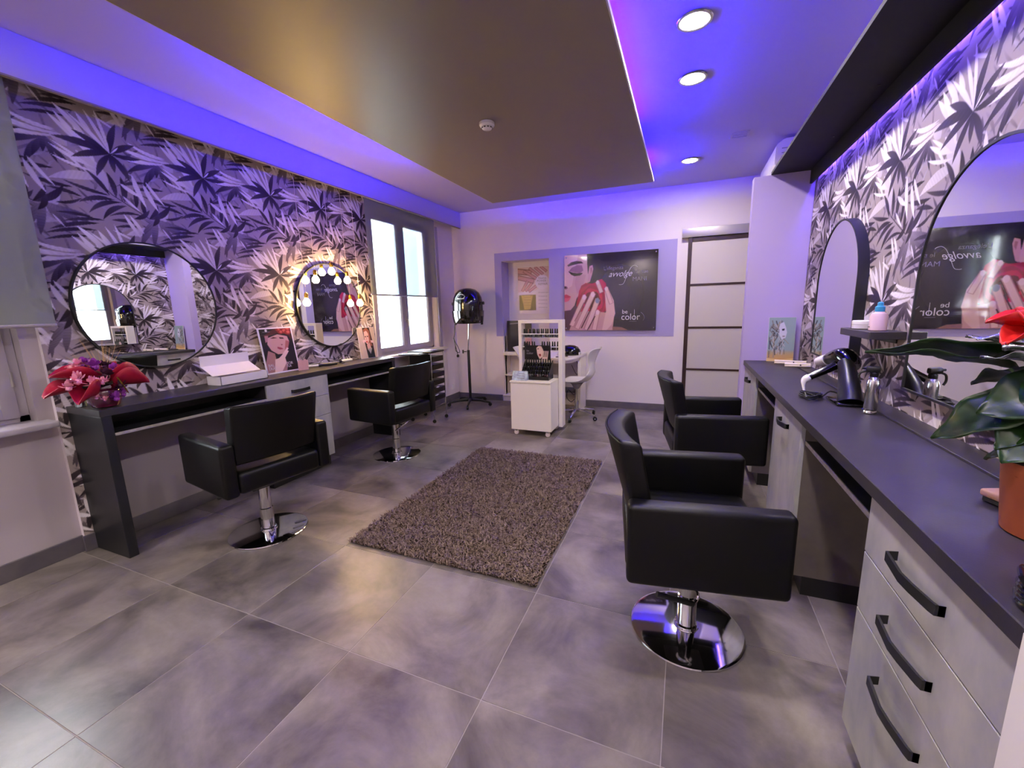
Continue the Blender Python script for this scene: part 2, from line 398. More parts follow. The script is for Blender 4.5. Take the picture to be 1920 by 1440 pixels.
# --- skirtings
tag(ob('baseboard_back', bx(-3.24, NX0 - .03, YB - .012, YB, 0, .09, .002, 1), m_base), kind='structure')
tag(ob('baseboard_back_right', bx(-1.26, .46, YB - .012, YB, 0, .09, .002, 1), m_base), kind='structure')
tag(ob('baseboard_left', bx(-3.27, -3.258, YN, 1.12, 0, .10, .002, 1), m_base), kind='structure')
tag(ob('baseboard_left_mid', bx(-3.24, -3.228, 1.108, YB, 0, .10, .002, 1), m_base), kind='structure')
# --- suspended ceiling panel
pan = tag(ob('trim_4', bx(-2.17, -.36, -1.0, 4.76, 2.60, 2.625, .002, 1), m_panel), 'large taupe panel hung below the ceiling', kind='structure')
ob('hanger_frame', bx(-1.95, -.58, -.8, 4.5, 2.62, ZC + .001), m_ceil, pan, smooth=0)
pe = mat('white_edge_profile', 'd9cfe2', 0.4)
b = bx(-.362, -.352, -1.0, 4.762, 2.603, 2.628); bx(-2.178, -2.168, -1.0, 4.762, 2.603, 2.622, bm=b); bx(-2.178, -.352, 4.758, 4.768, 2.603, 2.622, bm=b)
ob('edge_profile', b, pe, pan, smooth=0)
ob('light_strip', bx(-.44, -.425, .4, 3.55, 2.626, 2.634), m_led, pan, smooth=0)
ob('light_strip', bx(-.44, -.425, 4.25, 4.70, 2.626, 2.634), m_led, pan, smooth=0)
ob('light_strip', bx(-2.105, -2.09, 1.7, 3.5, 2.626, 2.634), m_led, pan, smooth=0)
ob('light_strip', bx(-1.75, -.55, 4.68, 4.695, 2.626, 2.634), m_led, pan, smooth=0)
# ---------------------------------------------------------------- wallpaper print
def wallpaper_canvas():
    W_, H_ = 530, 640
    bg = (0.65, 0.60, 0.585)
    c = Canvas(W_, H_, bg, wrap=True)
    K = 0.77  # zoomed-photo pixel -> canvas pixel (1 px = 1 mm)
    def C(x, y):  # x,y in the zoomed photo, star at (810,660); undo the perspective shear
        dx, dy = x - 810, y - 660
        return (265 + dx * K, 200 + (dy - 0.272 * dx) * K * 0.95)
    dk, dk2, md, md2, lt, wh, wh2 = (.15, .12, .14), (.31, .27, .29), (.44, .40, .41), (.60, .56, .57), (.76, .72, .74), (.99, .97, .99), (.86, .83, .85)
    r = random.Random(3)
    # soft underlayer of palm strokes
    for k in range(70):
        x, y = r.uniform(0, W_), r.uniform(0, H_); a = r.choice([-2.3, -2.6, -2.0, 0.6, 2.6]) + r.gauss(0, .3); L = r.uniform(50, 130)
        c1, c2 = r.choice([(md, bg), (dk2, md), (md, md2), (md2, lt)])
        c.leaf((x, y), (x + L * math.cos(a), y + L * math.sin(a)), r.uniform(9, 20), c1, c2, r.gauss(0, .06), .06)
    # pale banana leaves
    for p, q, w in (((740, 860), (420, 840), 60), ((1120, 1340), (820, 1300), 70), ((760, 940), (600, 640), 90), ((560, 620), (470, 520), 70), ((1010, 1270), (1160, 1120), 50)):
        c.leaf(C(*p), C(*q), w * .8, lt, wh2, .08, .05)
    # mid-grey hanging fan
    for t, w in (((220, 1220), 55), ((320, 1240), 50), ((480, 1200), 50), ((560, 1190), 40), ((240, 1140), 40), ((620, 1130), 34), ((640, 1200), 30)):
        c.leaf(C(375, 1010), C(*t), w * .72, md2, dk2, .03, .10)
    # horizontal dark strokes
    for p, q, w in (((640, 1240), (340, 1225), 20), ((660, 1190), (370, 1200), 22), ((700, 1170), (450, 1150), 18), ((600, 1285), (330, 1270), 18), ((920, 1220), (740, 1170), 20), ((930, 1250), (750, 1230), 16), ((460, 775), (230, 760), 22), ((330, 705), (150, 720), 20), ((590, 985), (400, 900), 20), ((640, 1150), (420, 1080), 18)):
        c.leaf(C(*p), C(*q), w, dk, dk2, .05, .12)
    # dark fern branch with leaflets
    c.line([C(*p) for p in ((640, 780), (780, 980), (900, 1090), (1000, 1180))], 4, dk)
    for b_, t, w, bend in (((790, 1020), (560, 1020), 26, .10), ((830, 1040), (610, 1105), 26, .12), ((860, 1070), (690, 1165), 28, .12), ((760, 980), (490, 850), 20, -.04), ((550, 910), (290, 805), 22, -.05), ((760, 980), (640, 780), 26, .05), ((800, 1000), (765, 800), 30, .06), ((850, 1040), (850, 835), 34, .05), ((920, 1100), (930, 930), 26, .05), ((980, 1170), (970, 1010), 26, 0), ((1000, 1190), (1085, 1075), 26, .1), ((1010, 1190), (1185, 1080), 34, .1), ((1020, 1250), (1080, 1140), 26, .1), ((960, 1160), (730, 1140), 16, .1), ((205, 990), (330, 925), 26, .1), ((430, 1010), (590, 990), 16, .1)):
        c.leaf(C(*b_), C(*t), w, dk2 if w > 27 else dk, dk if w > 27 else dk2, bend, .12)
    # dark hanging cluster right of the star
    for t, w in (((905, 800), 34), ((1000, 935), 34), ((1050, 880), 30), ((1110, 850), 26), ((1250, 945), 26), ((1180, 930), 22)):
        c.leaf(C(1140, 745), C(*t), w, md, dk, .06, .10)
    # white downward blades
    for b_, t, w in (((930, 820), (1000, 1100), 30), ((1000, 900), (1085, 1135), 28), ((1020, 880), (1140, 1090), 20), ((150, 700), (290, 825), 24), ((155, 800), (262, 935), 16)):
        c.leaf(C(*b_), C(*t), w, wh2, wh, .03, .04, fat=.5)
    # long white fans
    for b_, t, w, bd in (((1395, 930), (1205, 555), 34, .02), ((1400, 940), (1285, 590), 26, .02), ((1390, 960), (1145, 785), 22, -.04), ((1400, 990), (1145, 860), 16, -.05), ((1210, 705), (935, 565), 20, -.07), ((1205, 715), (870, 600), 24, -.07), ((1190, 730), (850, 680), 20, -.05), ((1200, 740), (900, 690), 14, -.02), ((1340, 1000), (1220, 840), 14, 0), ((1380, 960), (1160, 760), 16, 0)):
        c.leaf(C(*b_), C(*t), w, wh2, wh, bd, .05, fat=.35)
    for b_, t, w, bd in (((610, 1450), (480, 1262), 24, .03), ((690, 1440), (520, 1190), 30, .03), ((730, 1430), (642, 1240), 26, 0), ((920, 1340), (828, 1128), 22, 0), ((950, 1310), (868, 1145), 22, 0), ((880, 1360), (740, 1250), 14, 0), ((500, 1410), (270, 1320), 18, -.05), ((520, 1380), (300, 1290), 12, -.05), ((480, 1430), (250, 1370), 14, -.04), ((460, 1200), (400, 1090), 10, 0)):
        c.leaf(C(*b_), C(*t), w, wh2, wh, bd, .05, fat=.4)
    # the star: dark lower leaves, white upper blades
    st = (810, 662)
    for t, w, bd in (((570, 690), 34, .06), ((700, 832), 34, .05), ((820, 808), 30, 0), ((915, 885), 34, -.05), ((880, 430), 36, -.05), ((598, 490), 34, .02), ((480, 545), 40, .05), ((985, 590), 34, -.04), ((1020, 700), 26, .04)):
        c.leaf(C(*st), C(*t), w, dk, dk2, bd, .10)
    for t, w in (((588, 368), 17), ((690, 340), 20), ((752, 330), 18), ((650, 420), 13), ((870, 610), 9)):
        c.leaf(C(*st), C(*t), w, wh2, wh, .02, .03, fat=.35)
    return c.blur(1)
cvw = wallpaper_canvas()
# left: image u grows with +y; star (y 2.12, z 2.34)
def fl_(U, V): return sampler(cvw, 2.12 - .265, 2.34 + .200, 1000, 1000)(U, V)
def fr_(U, V): return sampler(cvw, -2.047 - .265, 1.985 + .200, 1000, 1000)(U, V)
ys = np.concatenate([np.arange(1.12, 3.785, .0038), [3.785]]); zs = np.concatenate([np.arange(.10, 2.74, .0042), [2.745]])
b1 = print_grid('wall_left_paper', m_paper, (XL, 0, 0), (0, 1, 0), (0, 0, 1), ys, zs, fl_); tag(b1, kind='structure')
yy = [1.02]
while yy[-1] < 4.03: yy.append(yy[-1] + .0016 + .0011 * max(0, yy[-1] - 1.0))
yy[-1] = 4.03
b2 = print_grid('wall_right_paper', m_paper, (XR, 0, 0), (0, -1, 0), (0, 0, 1), -np.array(yy)[::-1], np.arange(.86, 2.3, .0032), fr_); tag(b2, kind='structure')
b3 = print_grid('wall_right_paper_far', m_paper, (XR, 0, 0), (0, -1, 0), (0, 0, 1), np.arange(-5.62, -4.12, .012), np.arange(.1, 2.75, .012), fr_); tag(b3, kind='structure')
b4 = print_grid('wall_right_paper_near', m_paper, (XR, 0, 0), (0, -1, 0), (0, 0, 1), np.arange(-1.02, .8, .01), np.arange(.86, 2.3, .01), fr_); tag(b4, kind='structure')
# ---------------------------------------------------------------- windows
def window(name, y0, y1, z0, z1, xf, stile=.085):
    """two casements in a frame, at x = xf"""
    b = bx(xf - .04, xf + .02, y0, y0 + .045, z0, z1, .003, 1); bx(xf - .04, xf + .02, y1 - .045, y1, z0, z1, .003, 1, b)
    bx(xf - .04, xf + .02, y0, y1, z0, z0 + .04, .003, 1, b); bx(xf - .04, xf + .02, y0, y1, z1 - .04, z1, .003, 1, b)
    w = tag(ob(name, b, m_winfr), kind='structure')
    mid = (y0 + y1) / 2
    for a, c in ((y0 + .04, mid), (mid, y1 - .04)):
        g0, g1, h0, h1 = a + .065, c - .065, z0 + .09, z1 - .09
        s = bx(xf - .02, xf + .035, a, g0, z0 + .03, z1 - .03, .005, 2); bx(xf - .02, xf + .035, g1, c, z0 + .03, z1 - .03, .005, 2, s)
        bx(xf - .02, xf + .035, g0 - .005, g1 + .005, z0 + .03, h0, .005, 2, s); bx(xf - .02, xf + .035, g0 - .005, g1 + .005, h1, z1 - .03, .005, 2, s)
        so = ob('sash', s, m_winfr, w)
        ob('pane', bx(xf, xf + .004, g0 - .003, g1 + .003, h0 - .003, h1 + .003), m_glass, so, smooth=0)
    h = bx(xf + .035, xf + .045, mid - .014, mid + .014, 1.22, 1.30, .003, 2)
    merge(h, tube([(xf + .045, mid, 1.26), (xf + .07, mid, 1.26), (xf + .072, mid, 1.20), (xf + .072, mid, 1.17)], .008, 8))
    ob('window_handle', h, m_alu, w)
    hh = cyl((xf + .03, y1 - .042), .009, z0 + .2, z0 + .28, 10); ob('hinge', hh, m_alu, w)
    return w
wR = window('window_1', 3.86, 5.13, .845, 2.5, -3.36)
wL = window('window_2', -.15, 1.05, .815, 2.5, -3.36)
ob('window_sill', bx(-3.42, -3.15, -.22, 1.095, .785, .82, .008, 3), m_winfr, wL)
ob('window_sill', bx(-3.42, -3.17, 3.70, 5.25, .815, .85, .008, 3), m_white, wR)
b = bx(-3.252, -3.226, 5.13, 5.20, .85, 2.5, .003, 1); bx(-3.252, -3.226, 3.79, 3.86, .85, 2.5, .003, 1, b)
ob('window_casing', b, m_winfr, wR)
# exterior shutters folded back outside the right window
m_shut = mat('pale_blue_shutter', 'a9c4cc', 0.6)
for y0, y1 in ((5.05, 5.5),):
    b = bx(-3.98, -3.54, 5.17, 5.20, .87, 2.5); ob('shutter', b, m_shut, wR, smooth=0)
def blind(y0, y1, zb, x, label):
    t = thing('roller_blind', label, 'blind', (x, (y0 + y1) / 2, zb))
    ob('fabric', bx(x - .0006, x + .0006, y0, y1, zb, 2.66), m_blind, t, smooth=0)
    r = tube([(x, y0 - .01, 2.66), (x, y1 + .01, 2.66)], .028, 16); ob('roller', r, m_winfr, t)
    ob('bottom_bar', bx(x - .006, x + .006, y0 - .004, y1 + .004, zb - .014, zb + .004, .003, 2), m_alu, t)
    return t
blind(3.665, 4.985, 1.556, -3.14, 'grey screen roller blind half lowered over the bright far window')
blind(-.2, 1.158, 1.342, -3.14, 'grey-green screen roller blind at the left edge, hanging over the wallpaper')
# ---------------------------------------------------------------- sliding door on the back wall
dr = tag(bpy.data.objects.new('door_1', None), kind='structure'); COL.objects.link(dr); dr.location = (.5, YB, 0)
b = bx(.0, .045, YB - .05, YB - .02, .01, 2.14, .002, 1); bx(.92, .965, YB - .05, YB - .02, .01, 2.14, .002, 1, b)
ob('stile', b, m_brown, dr)
for z in (.03, .566, 1.08, 1.59, 2.12):
    ob('rail', bx(.045, .92, YB - .048, YB - .022, z - .012 - (.02 if z > 2 else 0), z + .012, .002, 1), m_brown, dr)
for z0, z1 in ((.042, .554), (.578, 1.068), (1.092, 1.578), (1.602, 2.088)):
    ob('panel', bx(.045, .92, YB - .04, YB - .03, z0, z1), m_doorpan, dr, smooth=0)
ob('track_cover', bx(-.069, 1.1, YB - .07, YB, 2.14, 2.242, .003, 2), m_alu, dr)
# ================================================================ LIGHT FITTINGS
def downlight(x, y, label):
    t = thing('ceiling_downlight', label, 'light', (x, y, ZC), group='round downlights in the ceiling')
    ob('rim', lathe([(.066, 0), (.082, -.001), (.086, -.006), (.082, -.010), (.070, -.010), (.066, -.004)], 40, (x, y, ZC), caps=False), m_chrome2, t)
    ob('diffuser', lathe([(.069, -.006), (.045, -.008), (0, -.009)], 32, (x, y, ZC), caps=False), m_lampw, t)
downlight(-.02, 2.53, 'bright round recessed downlight nearest the camera, above the saturated blue ceiling')
downlight(-.02, 3.11, 'bright round recessed downlight in the middle of the row of three')
downlight(-.02, 4.73, 'small round recessed downlight farthest away, near the back wall')
for x, y, w in ((-.02, 1.2, 'just above the camera'), (-.02, .4, 'right of the taupe panel, level with the camera'), (-.02, -.6, 'right of the panel, behind the camera'), (-2.7, .2, 'left of the panel, near the left window'), (-2.7, -.9, 'left of the panel, behind the camera'), (-1.2, -1.3, 'by the wall behind the camera')):  # extra downlights out of view, added for general fill
    downlight(x, y, 'added unseen fill downlight ' + w)
t = thing('smoke_detector', 'small white round smoke detector under the taupe ceiling panel', 'detector', (-1.29, 2.78, 2.6))
ob('body', lathe([(.048, 0), (.052, -.004), (.052, -.020), (.046, -.028), (.040, -.030)], 36, (-1.29, 2.78, 2.6)), m_whitep, t)
ob('grille', lathe([(.034, -.028), (.036, -.034), (.034, -.040), (.028, -.044), (0, -.045)], 30, (-1.29, 2.78, 2.6)), m_whitep, t)
b = bmesh.new()
for k in range(10):
    a = 2 * math.pi * k / 10; q = bx(-.006, .006, -.0015, .0015, -.0395, -.0335)
    q.transform(Matrix.Translation((-1.29, 2.78, 2.6)) @ Matrix.Rotation(a, 4, 'Z') @ Matrix.Translation((0, .0358, 0))); merge(b, q)
ob('slots', b, m_black, t, smooth=0)
# vent plate in the ceiling and the air conditioner beyond the partition
t = thing('ceiling_vent', 'faint square vent plate in the ceiling left of the air conditioner', 'vent', (.36, 4.25, ZC))
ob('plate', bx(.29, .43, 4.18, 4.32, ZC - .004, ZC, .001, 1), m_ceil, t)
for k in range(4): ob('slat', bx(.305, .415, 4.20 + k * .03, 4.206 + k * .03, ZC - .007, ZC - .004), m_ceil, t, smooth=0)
t = thing('air_conditioner', 'white wall air conditioner above the lilac partition behind the black soffit', 'air conditioner', (.76, 4.9, 2.6))
ob('casing', prism([(.878, 2.45), (.70, 2.47), (.655, 2.53), (.66, 2.68), (.72, 2.725), (.878, 2.725)], 'y', 4.42, 5.25, .008), m_whitep, t)
for k in range(5): ob('vent_slat', bx(.70, .86, 4.415, 4.419, 2.50 + .035 * k, 2.508 + .035 * k), m_alu, t, smooth=0)
ob('louvre', bx(.665, .70, 4.46, 5.2, 2.462, 2.47), m_alu, t, smooth=0)
# ================================================================ LEFT STYLING DESK
DL = -2.896
t = thing('styling_desk', 'long dark grey styling desk with panel legs along the leaf-papered left wall', 'desk', (-3.07, 2.4, 0))
ob('desk_top', bx(XL, DL, 1.16, 3.665, .838, .877, .002, 1), m_slate, t)
ob('end_panel', bx(XL + .002, DL, 1.162, 1.21, 0, .838, .002, 1), m_anth, t)
ob('end_panel', bx(XL + .002, DL, 3.615, 3.663, 0, .838, .002, 1), m_anth, t)
for a, c in ((1.21, 2.135), (2.725, 3.615)):
    s = ob('shelf', bx(XL + .002, DL - .006, a, c, .722, .738), m_anth, t, smooth=0)
    ob('shelf_edge', bx(DL - .006, DL - .003, a, c, .722, .738), m_edge, s, smooth=0)
    ob('back_board', bx(XL + .002, XL + .012, a, c, .738, .838), m_anth, t, smooth=0)
    ob('knee_panel', bx(XL + .001, XL + .008, a, c, .10, .722), m_knee, t, smooth=0)
def handle_bm(x, yc, z, w, out):
    """angular bow handle on a front facing out (+1: +x, -1: -x), bar bent to a plateau in the middle"""
    o_ = out
    b = bmesh.new()
    path = [(-w / 2, .004), (-w / 2 + .012, .026), (-w * .08, .032), (w * .08, .026), (w / 2 - .02, .014), (w / 2 - .004, .010), (w / 2, .004)]
    path = [(-w / 2, .002), (-w / 2 + .006, .026), (-w * .02, .034), (w * .16, .030), (w / 2 - .012, .020), (w / 2, .016), (w / 2, .002)]
    th = .006
    A = []
    for (s_, d) in path:
        A.append([b.verts.new((x + o_ * (d + dd), yc + s_, z + zz)) for dd, zz in ((-th / 2 if d > .004 else 0, -.012), (th / 2, -.012), (th / 2, .012), (-th / 2 if d > .004 else 0, .012))])
    for p, q in zip(A, A[1:]):
        for k in range(4): b.faces.new((p[k], p[(k + 1) % 4], q[(k + 1) % 4], q[k]))
    b.faces.new(A[0][::-1]); b.faces.new(A[-1])
    return b
def drawer_unit(label, xf, xb, y0, y1, out, joints, flip=1, hw=.16, cat='cabinet', first_only=False):
    """joints: z edges from top to bottom"""
    t = thing('drawer_cabinet', label, cat, ((xf + xb) / 2, (y0 + y1) / 2, 0))
    lo, hi = min(xf - out * .018, xb), max(xf - out * .018, xb)
    ob('carcass', bx(lo, hi, y0 + .002, y1 - .002, .105, .838), m_slate, t, smooth=0)
    px = xf - out * .06; ob('plinth', bx(min(px, xb), max(px, xb), y0 + .003, y1 - .003, .001, .105), m_matblk, t, smooth=0)
    for z1, z0 in zip(joints, joints[1:]):
        f = ob('drawer', bx(min(xf, xf - out * .018), max(xf, xf - out * .018), y0, y1, z0 + .0015, z1 - .0015, .0015, 1), m_front, t)
        hb = handle_bm(xf, 0, 0, hw, out)
        hb.transform(Matrix.Translation((0, (y0 + y1) / 2, z1 - (.082 if hw > .1 else .07))) @ Matrix.Scale(flip, 4, (0, 1, 0)))
        ob('handle', hb, m_matblk, f)
    return t
drawer_unit('pale grey three-drawer cabinet under the left styling desk', DL, XL + .01, 2.135, 2.722, 1, (.836, .662, .487, .108), hw=.17)
# ================================================================ RIGHT COUNTER
CX = .485
t = thing('worktop', 'long slate-grey worktop along the papered right wall', 'worktop', (.68, 2.4, .84))
ob('top', bx(CX, XR, .775, 4.03, .838, .877, .002, 1), m_slate, t)
ob('rear_ledge', bx(.79, XR, .78, 4.028, .877, .886, .001, 1), m_slate, t)
for a, c in ((1.367, 2.12), (2.71, 3.43)):
    s = ob('shelf', bx(.523, XR, a, c, .735, .752), m_anth, t, smooth=0)
    ob('shelf_edge', bx(.519, .523, a, c, .735, .752), m_edge, s, smooth=0)
drawer_unit('near pale concrete-look cabinet with three deep drawers and black bow handles', .50, .87, .80, 1.365, -1, (.836, .663, .487, .10), flip=-1, hw=.20)
def door_unit(label, y0, y1):
    t = thing('base_cabinet', label, 'cabinet', (.69, (y0 + y1) / 2, 0))
    ob('carcass', bx(.518, .87, y0 + .002, y1 - .002, .095, .838), mat('side_panel_laminate', '6a625c', 0.45, noise=(5, '5a5350', 4, (1, 1, 1))), t, smooth=0)
    ob('plinth', bx(.56, .87, y0 + .003, y1 - .003, .001, .095), m_matblk, t, smooth=0)
    f = ob('door', bx(.50, .518, y0, y1, .10, .836, .0015, 1), m_front, t)
    hb = handle_bm(.50, 0, 0, .16, -1); hb.transform(Matrix.Translation((0, (y0 + y1) / 2, .755)) @ Matrix.Scale(-1, 4, (0, 1, 0)))
    ob('handle', hb, m_matblk, f)
door_unit('pale concrete-look cabinet between the two right-hand styling chairs', 2.12, 2.71)
door_unit('pale concrete-look cabinet at the far end against the lilac partition', 3.43, 4.028)
t = thing('low_cabinet', 'plain white cabinet side at the lower right corner', 'cabinet', (.68, .3, 0))
ob('body', bx(.478, XR, -.35, .773, .001, .877, .002, 1), m_whitep, t); ob('toe_kick', bx(.50, XR, .7731, .774, .001, .05), m_matblk, t, smooth=0)
# ================================================================ MIRRORS
def ring_pts(n, r, cy, cz): return [(cy + r * math.cos(2 * math.pi * k / n), cz + r * math.sin(2 * math.pi * k / n)) for k in range(n)]
def arch_pts(w, z0, z1, cy, n=28, ins=0.0):
    r = w / 2 - ins; zc = z1 - w / 2
    return [(cy - r, z0 + ins), (cy + r, z0 + ins)] + [(cy + r * math.cos(math.pi * k / n), zc + r * math.sin(math.pi * k / n)) for k in range(n + 1)]
def mirror(label, outline_f, xw, xg, group=None):
    """xw wall plane, xg glass plane"""
    o = outline_f(0.0); i = outline_f(0.009); s = 1 if xg > xw else -1
    t = thing('wall_mirror', label, 'mirror', (xw, sum(p[0] for p in o) / len(o), sum(p[1] for p in o) / len(o)))
    b = bmesh.new(); n = len(o)
    V = [[b.verts.new((x, p[0], p[1])) for p in pts] for x, pts in ((xw, o), (xg + s * .004, o), (xg + s * .004, i), (xg, i))]
    for a, c in zip(V, V[1:]):
        for k in range(n): b.faces.new((a[k], a[(k + 1) % n], c[(k + 1) % n], c[k]))
    ob('frame', b, m_matblk, t, smooth=30)
    g = bmesh.new(); g.faces.new([g.verts.new((xg, p[0], p[1])) for p in i]); ob('glass', g, m_mirror, t, smooth=0)
mirror('round black-framed mirror above the bouquet on the left wall', lambda d: ring_pts(72, .40 - d, 1.665, 1.438), XL, XL + .022)
mirror('round black-framed mirror ringed by lit bulbs beside the window', lambda d: ring_pts(72, .40 - d, 3.165, 1.438), XL, XL + .022)
mirror('arched black-framed mirror near the lilac partition on the right wall', lambda d: arch_pts(.74, 1.0, 1.83, 3.14, ins=d), XR, XR - .045)
mirror('arched black-framed mirror nearest the camera, behind the red-flowered plant', lambda d: arch_pts(.75, .99, 1.83, 1.81, ins=d), XR, XR - .03)
# bulbs hung round the second round mirror
for k, (y, z, w) in enumerate(((2.824, 1.466, 'lowest bulb on the left of the mirror'), (2.95, 1.673, 'second bulb up the left side of the mirror'), (3.152, 1.759, 'topmost bulb, above the middle of the mirror'), (3.345, 1.687, 'bulb at the upper right of the mirror'), (3.494, 1.463, 'lowest bulb on the right of the mirror'))):
    x = -3.155
    t = thing('hanging_bulb', 'glowing warm hanging bulb: ' + w, 'lamp', (x, y, z), group='warm bulbs hung round the far round mirror')
    ob('bulb', lathe([(0, -.034), (.015, -.032), (.027, -.022), (.032, -.006), (.030, .008), (.021, .024), (.013, .034), (.012, .040)], 24, (x, y, z)), m_bulb, t)
    ob('socket', lathe([(.014, .038), (.016, .042), (.016, .075), (.011, .084), (.004, .088)], 20, (x, y, z)), m_brass, t)
    ob('cord', tube([(x, y, z + .086), (x, y, 2.60)], .0018, 6), m_cream, t)
# ================================================================ STYLING CHAIRS
def styling_chair(name, label, loc, rz, lever):
    t = thing(name, label, 'chair', (0, 0, 0), 0)
    ob('base_plate', lathe([(0, 0), (.222, 0), (.226, .003), (.224, .008), (.215, .011), (.05, .016), (.048, .02), (0, .02)], 64), m_chrome, t)
    ob('column', lathe([(.045, .018), (.045, .028), (.038, .032), (.038, .16), (.034, .164), (.034, .30), (.045, .305), (.045, .33), (0, .33)], 32), m_chrome, t)
    ob('seat_plate', bx(-.11, .11, -.11, .11, .33, .40, .006, 2), m_matblk, t)
    ob('seat', bx(-.265, .25, -.238, .238, .392, .52, .028, 4), m_leather, t)
    for s in (-1, 1):
        y0, y1 = sorted((s * .236, s * .312))
        ob('armrest', bx(-.264, .258, y0, y1, .388, .69, .020, 4), m_leather, t)
    # backrest: leaning, curved forward at both ends, rounded edges
    b = bmesh.new(); NU, NV = 14, 10; z0, z1 = .555, .89
    rows = []
    for side in (0, 1):
        g = []
        for j in range(NV + 1):
            v = j / NV; z = z0 + (z1 - z0) * v; row = []
            lean = -.255 - .095 * v
            for i in range(NU + 1):
                u = -1 + 2 * i / NU; yy_ = u * (.234 + .012 * v)
                x = lean + .055 * u * u * (0.4 + .6 * v)
                x += .078 if side else 0
                row.append(b.verts.new((x, yy_, z + (.006 if side == 0 else -.004) * v)))
            g.append(row)
        rows.append(g)
    for g, fl2 in zip(rows, (False, True)):
        for j in range(NV):
            for i in range(NU):
                f = (g[j][i], g[j][i + 1], g[j + 1][i + 1], g[j + 1][i]); b.faces.new(f if fl2 else f[::-1])
    A, B_ = rows
    for i in range(NU):
        b.faces.new((A[0][i], A[0][i + 1], B_[0][i + 1], B_[0][i])); b.faces.new((A[NV][i], B_[NV][i], B_[NV][i + 1], A[NV][i + 1]))
    for j in range(NV):
        b.faces.new((A[j][0], B_[j][0], B_[j + 1][0], A[j + 1][0])); b.faces.new((A[j][NU], A[j + 1][NU], B_[j + 1][NU], B_[j][NU]))
    bmesh.ops.recalc_face_normals(b, faces=b.faces)
    ed = [e for e in b.edges if len(e.link_faces) == 2 and e.calc_face_angle() > .7]
    bmesh.ops.bevel(b, geom=ed, offset=.014, segments=3, affect='EDGES', profile=.5)
    bk = ob('backrest', b, m_leather, t, smooth=50)
    # piping along the rear top edge and both arms
    pp = [(-.349 + .055 * (u * u) + .003, u * .243, .893) for u in np.linspace(-.95, .95, 15)]
    ob('piping', tube(pp, .0028, 6), m_leather, bk)
    if lever == 'side':
        L = tube(bez([(.0, -.03, .25), (.02, -.09, .23), (.015, -.10, .21), (-.0, -.12, .205)], 5), .007, 8); l = ob('pump_lever', L, m_chrome, t)
        ob('grip', tube([(0, -.12, .205), (-.14, -.15, .25)], .011, 10), m_matblk, l)
    elif lever == 'long':
        L = tube(bez([(-.05, 0, .325), (-.10, .03, .34), (-.08, .13, .35), (-.03, .24, .34)], 6), .008, 8, flat=.6); l = ob('pump_lever', L, m_chrome, t)
        ob('grip', tube([(-.04, .22, .345), (-.02, .26, .335)], .014, 10), m_matblk, l)
    else:
        L = tube(bez([(-.04, 0, .31), (-.09, 0, .30), (-.11, .02, .30)], 4), .009, 8); l = ob('pump_lever', L, m_chrome, t)
        ob('grip', tube(bez([(-.10, -.09, .32), (-.115, -.03, .315), (-.115, .04, .30), (-.10, .10, .27)], 4), .010, 10, flat=.6), m_chrome, l)
    t.location = loc; t.rotation_euler = (0, 0, rz)
    return t
styling_chair('styling_chair', 'black leatherette styling chair nearest the camera on the right, at the worktop', (.062, 1.715, 0), R(9), 'side')
styling_chair('styling_chair', 'black leatherette styling chair on the right, behind the nearest one', (.19, 3.01, 0), R(9), 'side')
styling_chair('styling_chair', 'black leatherette styling chair at the near end of the left desk, below the bouquet', (-2.41, 1.67, 0), R(170), 'long')
styling_chair('styling_chair', 'black leatherette styling chair at the far end of the left desk, beside the trolley', (-2.53, 3.13, 0), R(174), 'tee')
